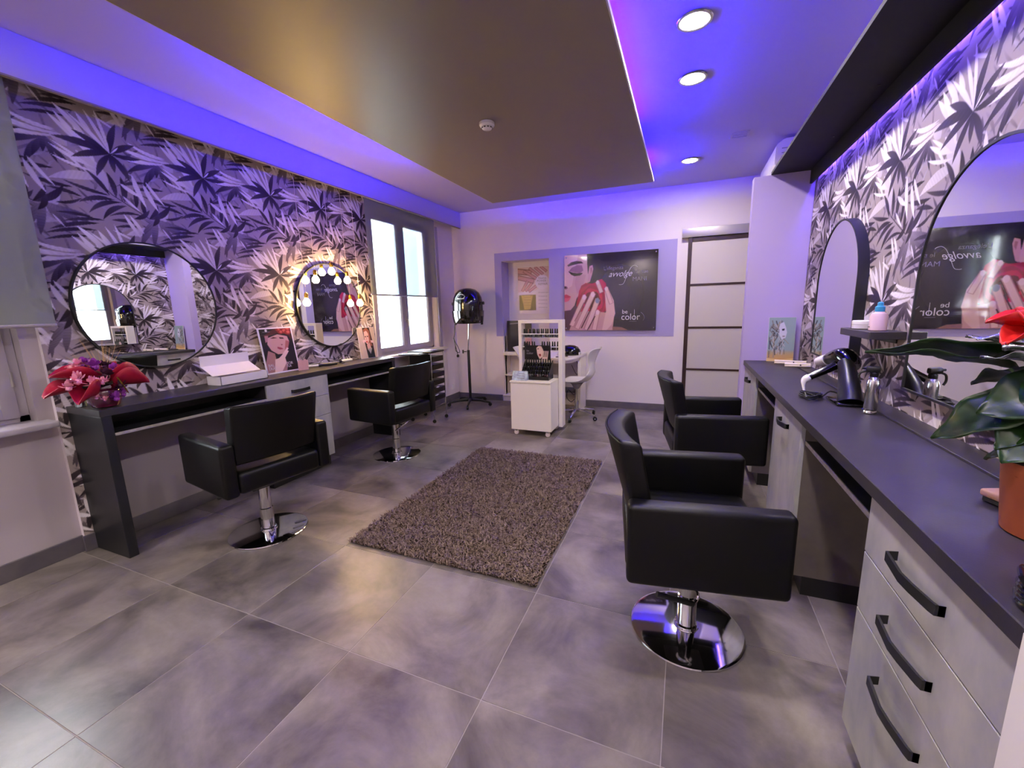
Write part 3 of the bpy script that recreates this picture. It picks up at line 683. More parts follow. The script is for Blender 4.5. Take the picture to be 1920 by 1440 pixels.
# ================================================================ RUG
t = thing('shag_rug', 'brown shaggy rectangular rug lying on the tiles between the chairs', 'rug', (-1.22, 2.62, 0))
RX0, RX1, RY0, RY1 = -1.81, -.625, 1.735, 3.52
ob('backing', bx(RX0, RX1, RY0, RY1, .001, .008, .003, 1), mat('rug_backing', '33261f', 0.95), t)
def pile():
    n = 36000
    px = rng.uniform(RX0 - .004, RX1 + .004, n); py = rng.uniform(RY0 - .004, RY1 + .004, n)
    a = rng.uniform(0, 2 * np.pi, n); L = rng.uniform(.016, .032, n); h = rng.uniform(.012, .024, n); w = rng.uniform(.0022, .004, n)
    dx, dy = np.cos(a), np.sin(a); wx, wy = -dy * w, dx * w
    base = np.stack([px, py, np.full(n, .006)], 1)
    V = np.zeros((n, 5, 3))
    V[:, 0] = base + np.stack([wx, wy, 0 * w], 1); V[:, 1] = base - np.stack([wx, wy, 0 * w], 1)
    mid = base + np.stack([dx * L * .35, dy * L * .35, h * .8], 1)
    V[:, 2] = mid - np.stack([wx, wy, 0 * w], 1); V[:, 3] = mid + np.stack([wx, wy, 0 * w], 1)
    V[:, 4] = base + np.stack([dx * L, dy * L, h], 1)
    me = bpy.data.meshes.new('pile'); me.vertices.add(n * 5); me.vertices.foreach_set('co', V.reshape(-1).astype(np.float32))
    k = (np.arange(n) * 5)[:, None]
    idx = np.concatenate([k + np.array([[0, 1, 2, 3]]), k + np.array([[3, 2, 4]])], 1).reshape(-1).astype(np.int32)
    me.loops.add(len(idx)); me.loops.foreach_set('vertex_index', idx)
    ls = (np.arange(n) * 7)[:, None] + np.array([[0, 4]]); lt_ = np.tile([4, 3], n)
    me.polygons.add(2 * n); me.polygons.foreach_set('loop_start', ls.reshape(-1).astype(np.int32)); me.polygons.foreach_set('loop_total', lt_.astype(np.int32))
    me.update(calc_edges=True)
    at = me.attributes.new('print', 'FLOAT_COLOR', 'POINT'); c = np.ones((n, 5, 4), np.float32)
    c1, c2 = np.array(H('5a4941')), np.array(H('94827a')); q = rng.uniform(0, 1, (n, 1, 1)) ** 1.3
    c[..., :3] = c1 * (1 - q) + c2 * q
    at.data.foreach_set('color', c.reshape(-1)); me.materials.append(colmat('rug_fibre', 0.85, 0.2))
    o = bpy.data.objects.new('pile', me); COL.objects.link(o); o['kind'] = 'stuff'; return o
p = pile(); p.parent = t; p.location = (1.22, -2.62, 0)
# ================================================================ DISPLAY TROLLEY
t = thing('display_trolley', 'white wheeled polish display trolley with a cupboard base and open shelf tower', 'trolley', (-1.47, 4.25, 0))
ob('cupboard', bx(-1.705, -1.252, 4.055, 4.335, .066, .585, .002, 1), m_white, t)
ob('cupboard_top', bx(-1.712, -1.251, 4.048, 4.335, .585, .602, .002, 1), m_white, t)
TX0, TX1, TY0, TY1 = -1.71, -1.205, 4.335, 4.45
for x0, x1 in ((TX0, TX0 + .038), (TX1 - .045, TX1)):
    ob('post', bx(x0, x1, TY0, TY1, .05, 1.235, .002, 1), m_white, t)
ob('top_rail', bx(TX0 + .038, TX1 - .045, TY0, TY1, 1.20, 1.235, .002, 1), m_white, t)
ob('lower_back', bx(TX0 + .038, TX1 - .045, TY1 - .02, TY1, .06, .62), m_white, t, smooth=0)
mg = mat('clear_acrylic', 'f4f8ff', 0.05, trans=.0, alpha=.35)
for z in (1.045, .905):
    s = ob('shelf', bx(TX0 + .038, TX1 - .045, TY0 + .01, TY1 - .01, z - .005, z), mg, t, smooth=0)
    ob('rail', bx(TX0 + .038, TX1 - .045, TY0 + .012, TY0 + .015, z + .032, z + .042), m_whitep, s, smooth=0)
for x, y in ((-1.66, 4.09), (-1.30, 4.09), (-1.30, 4.40), (-1.66, 4.40)):
    c = ob('caster', lathe([(0, -.011), (.024, -.011), (.027, -.006), (.027, .006), (.024, .011), (0, .011)], 20), m_cream, t, world=False)
    c.rotation_euler = (R(90), 0, R(20)); c.location = (x + 1.47, y - 4.25, .028)
    ob('fork', bx(x - .012, x + .012, y - .018, y + .018, .045, .066, .002, 1), m_chrome2, c) if False else ob('fork', bx(x - .014, x + .014, y - .014, y + .014, .042, .066, .003, 1), m_chrome2, t)
# nail polish bottles
def polish(name, cap_h, body_m, cap_m, s=1.0):
    t = thing(name, 'small black-capped nail polish bottle', 'bottle', (0, 0, 0))
    ob('bottle_body', lathe([(.0105 * s, 0), (.0125 * s, .003), (.0125 * s, .034 * s), (.009 * s, .042 * s), (.006 * s, .044 * s)], 14), body_m, t, world=False)
    ob('cap', lathe([(.0085 * s, .042 * s), (.0085 * s, .048 * s), (.0065 * s, (.05 + cap_h) * s), (0, (.051 + cap_h) * s)], 12), cap_m, t, world=False)
    return t
m_pol = [mat('polish_' + n, c, .15, coat=.4) for n, c in (('black', '0d0a0e'), ('plum', '30101f'), ('mauve', '6f5a66'), ('grey', '53505a'))]
protos = {}; counts = {}
ORD = 'first second third fourth fifth sixth seventh eighth ninth tenth eleventh twelfth thirteenth fourteenth fifteenth sixteenth seventeenth'.split()
def put_polish(x, y, z, k, label, group, s=1.0):
    key = (k, s)
    if key not in protos: protos[key] = polish('polish_bottle', .034, m_pol[k], m_black, s); o = protos[key]
    else: o = copy_tree(protos[key])
    counts[group] = counts.get(group, 0) + 1
    o.location = (x, y, z); o['label'] = ORD[counts[group] - 1] + ' black-capped polish bottle from the left ' + label; o['group'] = group
n1 = 17
for i in range(n1):
    f = i / (n1 - 1); x = TX0 + .058 + (TX1 - .045 - TX0 - .078) * (f ** 1.15)
    put_polish(x, TY0 + .035 + .015 * (i % 2), 1.0455, 0 if i % 5 else 3, "on the trolley tower's upper shelf", 'polish bottles on the upper shelf', 1.1)
for i in range(14):
    if i in (5, 6): continue
    x = TX0 + .058 + i * (TX1 - .045 - TX0 - .078) / 13
    put_polish(x, TY0 + .035 + .015 * (i % 2), .9055, 0 if i % 4 else 1, "on the trolley tower's lower shelf", 'polish bottles on the lower shelf', 1.1)
RKX0, RKX1 = -1.615, -1.31
rk = thing('tiered_bottle_rack', 'black tiered counter rack full of polish bottles on the trolley', 'rack', (-1.46, 4.24, .603))
b = bmesh.new()
for k in range(4): bx(RKX0, RKX1, 4.165 + .036 * k, 4.165 + .036 * (k + 1) + .004, .603, .622 + .038 * k, .001, 1, b)
ob('steps', b, m_black, rk)
for x in (RKX0 - .006, RKX1):
    ob('side_panel', prism([(4.150, .603), (4.320, .603), (4.320, .80), (4.300, .80), (4.150, .66)], 'x', x, x + .006), m_black, rk, smooth=0)
ob('front_lip', bx(RKX0, RKX1, 4.150, 4.155, .603, .64), m_black, rk, smooth=0)
for r_ in range(4):
    for i in range(11):
        put_polish(RKX0 + .016 + i * (RKX1 - RKX0 - .032) / 10, 4.184 + .036 * r_, .623 + .038 * r_, 0 if r_ else (i % 4), ('in the front row of the rack', 'in the second row of the rack', 'in the third row of the rack', 'in the back row of the rack')[r_], 'polish bottles in rack row ' + ('one', 'two', 'three', 'four')[r_], .95)
# ---------------------------------------------------------------- prints
def text(name, s, size, loc, rot, m, parent, ext=.0006, font=None, shear=0.0, align='LEFT', sx=1.0):
    c = bpy.data.curves.new(name, 'FONT'); c.body = s; c.size = size; c.extrude = ext; c.align_x = align; c.shear = shear
    o = bpy.data.objects.new(name, c); COL.objects.link(o); o.data.materials.append(m)
    if parent is not None:
        o.parent = parent; wm = world_of(parent).inverted() @ (Matrix.Translation(loc) @ Euler(rot).to_matrix().to_4x4() @ Matrix.Diagonal((sx, 1, 1, 1)))
        o.matrix_local = wm
    bpy.context.view_layer.update()
    me = bpy.data.meshes.new_from_object(o.evaluated_get(bpy.context.evaluated_depsgraph_get())); ml = o.matrix_local.copy(); bpy.data.objects.remove(o); bpy.data.curves.remove(c)
    o = bpy.data.objects.new(name, me); COL.objects.link(o); o.parent = parent; o.matrix_local = ml
    return o
SK, SK2, SK3, HAIR, LIP = (.80, .62, .60), (.66, .46, .46), (.90, .77, .76), (.10, .07, .10), (.74, .20, .30)
def poster_big():
    w, h = 340, 282; c = Canvas(w, h, (.15, .12, .17))
    def Q(x, y):
        u = (x - 145) / 1300.; v0 = 215 - 90 * u; u = (x - 145) / (1333 - 41 * (y - v0) / (1285 - v0)); return (u * w, (y - v0) / (1285 - v0) * h)
    P = lambda pts, col, **k: c.poly([Q(*p) for p in pts], col, **k)
    for k in range(8): c.ell(w * .62, h * .52, w * (.30 - .03 * k), h * (.45 - .045 * k), (.15 + .012 * k, .13 + .011 * k, .175 + .011 * k))
    P([(140, 180), (500, 180), (490, 330), (520, 400), (540, 520), (480, 620), (330, 820), (300, 920), (230, 1000), (140, 1030)], SK)          # face
    P([(140, 180), (360, 180), (300, 420), (260, 640), (140, 700)], (.86, .69, .68)); P([(330, 470), (470, 480), (430, 640), (340, 760), (300, 600)], (.72, .52, .55), alpha=.6)
    P([(140, 1000), (250, 985), (330, 900), (320, 1100), (240, 1290), (140, 1290)], (.34, .22, .24))                                         # neck
    P([(485, 170), (580, 165), (575, 340), (530, 400), (500, 470), (490, 330)], HAIR)                                                         # hair
    P([(520, 360), (570, 340), (578, 400), (560, 480), (530, 580), (500, 600), (500, 480)], (.78, .58, .56)); P([(535, 385), (560, 375), (560, 430), (540, 470)], (.62, .42, .42))
    P([(190, 350), (250, 305), (330, 287), (400, 292), (430, 318), (360, 325), (270, 345), (205, 365)], (.20, .10, .14))                     # brow
    P([(215, 430), (260, 380), (340, 345), (410, 350), (430, 420), (380, 460), (300, 450)], (.52, .34, .42), alpha=.8)                        # eyeshadow
    P([(205, 432), (270, 452), (340, 462), (410, 455), (420, 462), (380, 490), (300, 500), (250, 480), (215, 445)], (.06, .04, .08))         # lashes
    P([(145, 640), (185, 650), (195, 672), (165, 690), (145, 680)], (.45, .25, .28)); P([(145, 650), (170, 652), (165, 672), (145, 672)], (.15, .08, .1))
    P([(145, 770), (175, 762), (205, 775), (245, 795), (200, 815), (145, 815)], LIP); P([(145, 815), (205, 812), (240, 800), (215, 850), (175, 868), (145, 870)], (.85, .36, .42))
    for a, r_, col in ((0, 1, (.62, .08, .20)), (1, .93, (.72, .10, .24)), (2, .8, (.60, .06, .18)), (3, .66, (.78, .12, .26)), (4, .5, (.40, .03, .10)), (5, .36, (.28, .02, .07))):
        pts = []
        for k in range(22):
            an = 2 * math.pi * k / 22; rr = r_ * (1 + .07 * math.sin(5 * an + a * 1.7)); pts.append((565 + 235 * rr * math.cos(an), 850 + 265 * rr * math.sin(an)))
        P(pts, col)
    P([(640, 560), (700, 540), (760, 600), (770, 680), (720, 700), (660, 620)], (.74, .10, .28))
    def finger(p, q, w1, nail=(.92, .78, .80)):
        P_ = [Q(*p), Q(*q)]; c.line(P_, w1, SK2); c.line(P_, w1 * .74, (.88, .72, .68)); c.ell(*P_[1], w1 * .36, w1 * .5, nail)
    P([(215, 1290), (300, 1060), (420, 1000), (640, 1010), (880, 1040), (850, 1290)], (.78, .60, .57))                                        # palms
    P([(740, 700), (800, 690), (870, 850), (890, 1040), (840, 1200), (760, 1290), (700, 1290), (760, 1000)], (.86, .70, .66))
    finger((690, 720), (640, 590), 16); finger((830, 880), (765, 680), 16)
    finger((260, 1200), (445, 800), 20); finger((340, 1240), (570, 760), 21); finger((480, 1260), (635, 850), 21, (.55, .55, .58)); finger((590, 1260), (640, 1020), 19)
    c.line([Q(400, 1250), Q(560, 930)], 3, (.2, .1, .12)); c.line([Q(490, 1280), Q(600, 1080)], 3, (.2, .1, .12)); c.line([Q(300, 1150), Q(440, 880)], 2, (.4, .2, .22))
    P([(850, 1230), (980, 1240), (1080, 1290), (850, 1290)], (.55, .40, .38))
    return c.blur(1)
PX0, PX1, PZ0, PZ1 = -1.52, -.333, 1.052, 2.04
pt = thing('wall_poster', 'large glossy poster of a woman\'s face with hands holding a red rose', 'poster', (-.93, 5.6, 1.55))
ob('acrylic_board', bx(PX0, PX1, YB - .03, YB - .022, PZ0, PZ1, .001, 1), m_matblk, pt)
cv = poster_big()
def add_print(parent, m, cv, origin, U, V, w, h, nu, nv, name='print'):
    """canvas on the rectangle origin + U*[0,w] + V*[0,h]"""
    o = print_grid(name, m, origin, U, V, np.linspace(0, w, nu), np.linspace(0, h, nv), sampler(cv, 0, h, cv.w / w, cv.h / h))
    wm = world_of(parent).inverted(); o.parent = parent; o.matrix_local = wm; return o
add_print(pt, m_printg, cv, (PX0, YB - .0308, PZ0), (1, 0, 0), (0, 0, 1), PX1 - PX0, PZ1 - PZ0, 300, 250)
m_txt = mat('pale_lettering', 'c9c2d0', 0.4); m_txd = mat('dim_lettering', '7d7688', 0.4)
YT = YB - .0315; FR = (R(90), 0, 0)
text('lettering', "L'eleganza", .062, (-1.00, YT, 1.825), FR, m_txd, pt)
text('lettering', 'avvolge', .105, (-.935, YT, 1.735), FR, m_txt, pt, shear=.45, sx=.92)
text('lettering', 'le tue', .062, (-.585, YT, 1.765), FR, m_txd, pt)
text('lettering', 'MANI', .072, (-.635, YT, 1.672), FR, m_txd, pt)
sw = ob('flourish', tube(bez([(-.80, YT, 1.635), (-.775, YT, 1.632), (-.74, YT, 1.65), (-.70, YT, 1.75), (-.66, YT, 1.83), (-.625, YT, 1.86), (-.59, YT, 1.855), (-.575, YT, 1.84)], 6), .0022, 6), m_txt, pt)
text('lettering', 'be', .075, (-.755, YT, 1.265), FR, m_txt, pt)
text('lettering', 'color', .115, (-.765, YT, 1.185), FR, m_txt, pt, sx=.95)
ob('logo_stroke', tube([(-.60, YT, 1.19), (-.60, YT, 1.315)], .002, 6), m_txt, pt)
ob('logo_stroke', tube(bez([(-.52, YT, 1.28), (-.49, YT, 1.25), (-.475, YT, 1.21), (-.49, YT, 1.175)], 5), .0025, 6), m_txd, pt)
ob('underline', bx(-.66, -.57, YT - .0005, YT, 1.165, 1.168), m_txd, pt, smooth=0)
for x in (PX0 + .025, PX1 - .025):
    for z in (PZ0 + .03, PZ1 - .03):
        q = lathe([(.009, 0), (.009, .004), (.006, .007), (0, .008)], 14); q.transform(Matrix.Translation((x, YB - .031, z)) @ Matrix.Rotation(R(90), 4, 'X')); ob('standoff', q, m_chrome2, pt)
# price poster in the niche
def poster_niche():
    w, h = 120, 163; c = Canvas(w, h, (.86, .82, .90))
    s = lambda x, y: ((x - 385) / 465 * w, (y - 325 + (x - 385) * .03) / 690 * h)
    P = lambda pts, col, **k: c.poly([s(*p) for p in pts], col, **k)
    P([(385, 320), (850, 310), (850, 480), (640, 660), (385, 690)], (.84, .74, .76))
    for p, q, w_ in (((390, 380), (560, 400), 18), ((400, 470), (600, 520), 15), ((450, 660), (520, 530), 9), ((500, 660), (580, 560), 9), ((550, 670), (640, 600), 9), ((480, 380), (640, 480), 10), ((560, 340), (680, 440), 9), ((640, 330), (740, 420), 9), ((720, 320), (790, 380), 8)):
        c.line([s(*p), s(*q)], w_ * 1.1, (.36, .16, .20)); c.line([s(*p), s(*q)], w_ * .82, (.74, .54, .56))
    c.ell(*s(735, 540), 26, 25, (.88, .84, .94))
    P([(400, 730), (640, 722), (640, 950), (400, 955)], (.14, .10, .09)); P([(430, 735), (600, 728), (560, 940), (470, 945)], (.66, .56, .30)); 
    for y in (690, 745, 800, 855, 910): c.line([s(680, y), s(800 if y > 700 else 820, y)], 1.4, (.58, .52, .64))
    for y in (740, 780, 820, 860, 900, 925): c.line([s(470, y), s(570, y - 2)], 1.2, (.85, .78, .5))
    return c.blur(1)
t = thing('niche_poster', 'small poster of crossed hands and a price list in the back wall niche', 'poster', (-2.06, 5.85, 1.6))
ob('board', bx(-2.30, -1.80, NY - .006, NY, 1.28, 1.95), m_card, t, smooth=0)
add_print(t, m_print, poster_niche(), (-2.30, NY - .0065, 1.28), (1, 0, 0), (0, 0, 1), .50, .67, 110, 150)
text('lettering', 'Nuova', .045, (-1.985, NY - .0075, 1.775), FR, m_txd, t); text('lettering', 'POWER', .045, (-2.005, NY - .0075, 1.735), FR, m_txd, t, sx=.9); text('lettering', 'REPAIR', .045, (-1.985, NY - .0075, 1.69), FR, m_txd, t)
def poster_dark(w=90, h=120, seed=0):
    c = Canvas(w, h, (.13, .11, .15))
    c.ell(w * .95, h * .52, w * .24, h * .26, SK); c.poly([(w * .7, h), (w * .8, h * .8), (w, h * .75), (w, h)], SK3); c.line([(w * .12, h * .10), (w * .45, h * .08)], 3, (.6, .58, .65)); return c.blur(1)
t = thing('niche_placard', 'dark placard with a woman\'s shoulder standing in the niche behind the trolley', 'placard', (-2.32, 5.72, .737))
ob('board', bx(-2.43, -2.05, 5.715, 5.725, .738, 1.19, .001, 1), m_matblk, t)
add_print(t, m_print, poster_dark(), (-2.43, 5.7145, .738), (1, 0, 0), (0, 0, 1), .38, .452, 70, 90)
# poster behind the polish rack
def poster_wide():
    w, h = 150, 76; c = Canvas(w, h, (.10, .08, .09))
    s = lambda x, y: ((x - 365) / 280 * w, (y - 375) / 145 * h)
    P = lambda pts, col, **k: c.poly([s(*p) for p in pts], col, **k)
    P([(495, 400), (520, 378), (560, 385), (570, 430), (560, 490), (530, 515), (505, 470)], SK3); P([(545, 375), (620, 385), (640, 520), (590, 520), (570, 420)], (.05, .03, .04))
    P([(505, 408), (520, 404), (522, 412), (508, 414)], (.1, .05, .08)); P([(520, 462), (542, 460), (545, 478), (530, 486)], (.55, .08, .12))
    for x in (575, 590, 605, 620): c.line([s(x - 12, 520), s(x, 432)], 5, SK3)
    P([(548, 520), (560, 490), (610, 490), (610, 520)], SK3)
    return c.blur(1)
t = thing('polish_placard', 'black placard of a dark-haired woman behind the tiered polish rack', 'placard', (-1.47, 4.325, .79))
ob('board', bx(-1.635, -1.335, 4.322, 4.330, .80, .96, .001, 1), m_matblk, t)
add_print(t, m_print, poster_wide(), (-1.635, 4.3215, .80), (1, 0, 0), (0, 0, 1), .30, .16, 110, 60)
text('lettering', 'be', .03, (-1.61, 4.3208, .89), FR, m_txd, t); text('lettering', 'color', .036, (-1.61, 4.3208, .862), FR, m_txd, t)
t = thing('tent_card', 'small folded pale tent card on the front corner of the trolley', 'card', (-1.60, 4.12, .602))
b = prism([(4.09, .603), (4.16, .603), (4.125, .70)], 'x', -1.70, -1.53); ob('card', b, mat('ice_blue_card', 'c4dbe6', .4, noise=(22, '8f95b8', 3, (1, 1, 1))), t, smooth=0)
for k in range(3): ob('print_line', bx(-1.64 + .01 * k, -1.56, 4.0965 + .008 * k, 4.0985 + .008 * k, .625 + .022 * k, .630 + .022 * k), m_txd, t, smooth=0)
# ---- standing pictures on the left desk
def portrait_a():
    w, h = 130, 215; c = Canvas(w, h, (.10, .08, .10))
    s = lambda x, y: ((x - 300 - (y - 170) * .115) / 385 * w, (y - 185) / 760 * h)
    P = lambda pts, col, **k: c.poly([s(*p) for p in pts], col, **k)
    P([(500, 165), (670, 165), (700, 400), (640, 300), (540, 260), (420, 300), (380, 360), (350, 300)], (.30, .12, .10))
    for x, y, r_ in ((540, 200, 16), (590, 180, 16), (640, 200, 18), (600, 230, 17), (650, 260, 16), (560, 250, 13)):
        c.ell(*s(x, y), r_ * .9, r_ * .8, (.55, .16, .12)); c.ell(*s(x + 6, y - 4), r_ * .45, r_ * .45, (.80, .38, .30))
    P([(400, 340), (520, 285), (640, 330), (668, 430), (640, 540), (580, 640), (520, 640), (440, 560), (395, 450)], SK)
    P([(400, 560), (480, 620), (500, 760), (640, 800), (620, 960), (380, 960), (370, 760)], (.66, .48, .48)); P([(620, 400), (668, 430), (650, 540), (600, 620)], (.68, .40, .38))
    P([(365, 300), (410, 300), (400, 400), (375, 420)], (.70, .50, .50)); P([(540, 340), (590, 350), (600, 372), (550, 365)], (.16, .07, .09)); P([(430, 350), (470, 330), (520, 350), (470, 356)], (.3, .14, .14))
    P([(555, 465), (585, 470), (570, 490)], (.5, .28, .3)); P([(515, 505), (560, 525), (590, 555), (545, 560), (515, 535)], (.62, .26, .32))
    for p, q in (((560, 700), (640, 550)), ((580, 730), (640, 600)), ((520, 740), (600, 640))): c.line([s(*p), s(*q)], 9, SK3)
    P([(480, 720), (600, 690), (620, 800), (560, 950), (470, 950)], SK3)
    c.ell(*s(385, 210), 5, 7, (.85, .85, .9)); c.line([s(345, 235), s(430, 235)], 1.5, (.7, .7, .75)); c.line([s(310, 290), s(500, 290)], 1, (.5, .4, .4))
    return c.blur(1)
def portrait_b():
    w, h = 110, 160; c = Canvas(w, h, (.80, .72, .66))
    P = lambda pts, col, **k: c.poly([(a * w, b * h) for a, b in pts], col, **k)
    for k in range(12): c.line([(w * k / 11, 0), (w * k / 11 + 2, h)], 1.4, (.72, .64, .58))
    P([(.30, 0), (.72, 0), (.82, .5), (.86, 1), (.42, 1), (.34, .5)], (.16, .10, .10))
    P([(.34, .06), (.55, .0), (.70, .1), (.72, .4), (.78, .62), (.6, .6), (.5, .35), (.36, .22)], (.60, .36, .28)); P([(.36, .14), (.52, .1), (.62, .2), (.62, .42), (.5, .56), (.40, .5), (.34, .32)], (.90, .74, .68))
    P([(.38, .29), (.45, .27), (.46, .30), (.39, .32)], (.15, .08, .08)); P([(.52, .27), (.6, .28), (.58, .31), (.52, .30)], (.15, .08, .08)); P([(.42, .45), (.52, .44), (.50, .49), (.44, .49)], (.75, .15, .18)); P([(.47, .30), (.49, .30), (.48, .40), (.45, .40)], (.72, .5, .46))
    P([(.44, .56), (.62, .5), (.70, .72), (.46, .74)], (.84, .66, .60)); P([(.42, .72), (.56, .9), (.76, .70), (.86, 1), (.42, 1)], (.10, .14, .13)); P([(.46, .70), (.74, .68), (.6, .88)], (.62, .62, .58))
    P([(.20, .42), (.38, .38), (.40, .46), (.26, .5)], SK3); P([(.70, .42), (.88, .44), (.86, .52), (.72, .5)], SK3)
    return c.blur(1)
def portrait_c():
    w, h = 100, 190; c = Canvas(w, h, (.56, .64, .64)); r = random.Random(5)
    for k in range(14): c.poly([(0, h * (1 - .02 * k)), (w, h * (1 - .02 * k)), (w, h), (0, h)], (.80 + .01 * k * .5, .68 - .005 * k, .40 - .012 * k), alpha=.16)
    for k in range(90):
        y = r.uniform(.05, .78); x = r.uniform(.05, .5 + .25 * y); L = r.uniform(12, 34); a = 1.5 + r.gauss(0, .4)
        q = r.choice([(.22, .22, .24), (.45, .42, .38), (.72, .70, .68), (.33, .30, .28), (.60, .55, .45)])
        c.line([(x * w, y * h), (x * w + L * math.cos(a), y * h + L * math.sin(a))], r.uniform(1.5, 4), q)
    P = lambda pts, col, **k: c.poly([(a * w, b * h) for a, b in pts], col, **k)
    P([(.42, .14), (.56, .10), (.66, .24), (.70, .34), (.66, .46), (.52, .50), (.42, .40), (.40, .24)], (.80, .80, .84))
    P([(.50, .26), (.60, .25), (.60, .29), (.52, .30)], (.12, .12, .18)); P([(.54, .41), (.64, .41), (.62, .44), (.54, .44)], (.55, .50, .52)); P([(.0, .93), (.5, .96), (1, .92), (1, 1), (0, 1)], (.90, .78, .50))
    return c.blur(1)
def lean_picture(name, label, cat, p0, p1, zb, h, lean, out, cv, border, nu, nv, bm_=None, cardm=None, writing=None):
    """board standing on a surface from p0 to p1 (x,y), leaning back by lean; out = horizontal unit normal towards the viewer"""
    p0 = Vector((*p0, zb)); p1 = Vector((*p1, zb)); U = (p1 - p0); w = U.length; U.normalize(); n = Vector(out)
    V = (Vector((0, 0, 1)) * math.cos(lean) - n * math.sin(lean)).normalized(); N = (n * math.cos(lean) + Vector((0, 0, 1)) * math.sin(lean))
    t = thing(name, label, cat, (p0 + p1) / 2)
    b = bmesh.new(); q = [p0 + U * (w * a) + V * (h * c) - N * (.006 * d) for d in (0, 1) for a, c in ((0, 0), (1, 0), (1, 1), (0, 1))]
    vs = [b.verts.new(x) for x in q]
    for f in ((0, 1, 2, 3), (7, 6, 5, 4), (0, 4, 5, 1), (1, 5, 6, 2), (2, 6, 7, 3), (3, 7, 4, 0)): b.faces.new([vs[i] for i in f])
    ob('board', b, cardm or m_card, t, smooth=0)
    org = p0 + U * border + V * border + N * .0008
    add_print(t, m_print, cv, tuple(org), tuple(U), tuple(V), w - 2 * border, h - 2 * border, nu, nv)
    if writing:
        for s, size, a, c in writing:
            o = text('lettering', s, size, (0, 0, 0), (0, 0, 0), m_txt, t)
            mm = Matrix((U, V, U.cross(V))).transposed().to_4x4(); mm.translation = p0 + U * (w * a) + V * (h * c) + N * .0015
            o.matrix_local = world_of(t).inverted() @ mm
    return t
lean_picture('standing_poster', 'white-edged portrait poster of a red-curled woman standing on the left desk', 'poster', (-3.14, 2.34), (-3.14, 2.66), .878, .385, R(8), (1, 0, 0), portrait_a(), .012, 110, 180, writing=(('BAL', .032, .08, .16), ('COR', .032, .60, .16), ('DUC', .032, .08, .09), ('TUR', .026, .60, .10)))
lean_picture('standing_poster', 'pale portrait poster of a blonde woman at the far end of the left desk', 'poster', (-3.15, 3.44), (-3.10, 3.64), .878, .33, R(7), (.97, -.24, 0), portrait_b(), .003, 90, 130)
lean_picture('standing_poster', 'silvery portrait card with a yellow foot leaning on the lilac partition', 'poster', (.645, 3.985), (.83, 3.965), .878, .36, R(3), (0, -1, 0), portrait_c(), .001, 90, 170, cardm=m_card)
# row of leaflets in front of the red-curled portrait
lf = thing('leaflet_stack', 'small fan of pink leaflets beside the red-curled portrait', 'leaflets', (-3.08, 2.62, .878))
for k in range(5): ob('leaflet', bx(-3.09 + .004 * k, -3.088 + .004 * k, 2.60 + .018 * k, 2.615 + .018 * k + .006, .878, .965 + .008 * (k % 2)), mat('blush_card', 'e8b9b4', .5) if k == 0 else bpy.data.materials['blush_card'], lf, smooth=0)
# ================================================================ ITEMS ON THE LEFT DESK
t = thing('open_box', 'long white box with its lid open on the left desk', 'box', (-3.05, 2.05, .877))
b = bmesh.new()
Y0, Y1, X0, X1, Z0 = 1.88, 2.24, -3.15, -3.0, .878
bx(X0, X1, Y0, Y1, Z0, Z0 + .004, bm=b); bx(X1 - .004, X1, Y0, Y1, Z0, Z0 + .062, bm=b); bx(X0, X0 + .004, Y0, Y1, Z0, Z0 + .062, bm=b)
bx(X0, X1, Y0, Y0 + .004, Z0, Z0 + .062, bm=b); bx(X0, X1, Y1 - .004, Y1, Z0, Z0 + .062, bm=b)
ob('tray', b, m_card, t, smooth=0)
b = bmesh.new(); lid = [(X0, Z0 + .062), (X0 - .052, Z0 + .15), (X0 - .049, Z0 + .152), (X0 + .004, Z0 + .062)]
b = prism([(X0 + .10, Z0 + .066), (X0 - .02, Z0 + .130), (X0 - .02, Z0 + .205), (X0 - .016, Z0 + .205), (X0 - .016, Z0 + .132), (X0 + .102, Z0 + .069)], 'y', Y0 - .02, Y1 - .02)
ob('lid', b, m_card, t, smooth=0)
ob('inner_tray', bx(X0 + .008, X1 - .008, Y0 + .01, Y1 - .01, Z0 + .045, Z0 + .05), m_card, t, smooth=0)
def wand(label, p, q, col1, tip, kind):
    t = thing('curling_iron', label, 'curling iron', p)
    P, Q = Vector(p), Vector(q); d = Q - P
    ob('barrel', tube([P, P + d * .42], [.008, .0105], 12), col1, t); ob('collar', tube([P + d * .42, P + d * .46, P + d * .52], [.015, .017, .014], 12), m_black, t)
    ob('grip', tube([P + d * .52, P + d * .75, P + d], [.014, .0155, .011], 12), tip, t)
    ob('clamp', tube([P + d * .06 + Vector((0, 0, .012)), P + d * .40 + Vector((0, 0, .016)), P + d * .55 + Vector((0, 0, .03))], [.005, .006, .005], 8), m_chrome2, t)
    c = bez([Q, Q + Vector((.03, .05, -.004)), Q + Vector((-.02, .11, 0)), Q + Vector((-.07, .05, .03)), Q + Vector((-.10, -.03, .05)), Q + Vector((-.13, -.12, .0))], 6)
    ob('cord', tube(c, .0025, 6), m_cord, t)
wand('white-barrelled curling iron with a black handle lying nearest on the left desk', (-3.16, 2.72, .895), (-3.02, 2.97, .896), m_whitep, m_black, 0)
wand('white curling iron with black cord lying behind the first, near the blonde portrait', (-3.17, 3.02, .893), (-3.12, 3.27, .894), m_chrome2, m_whitep, 0)
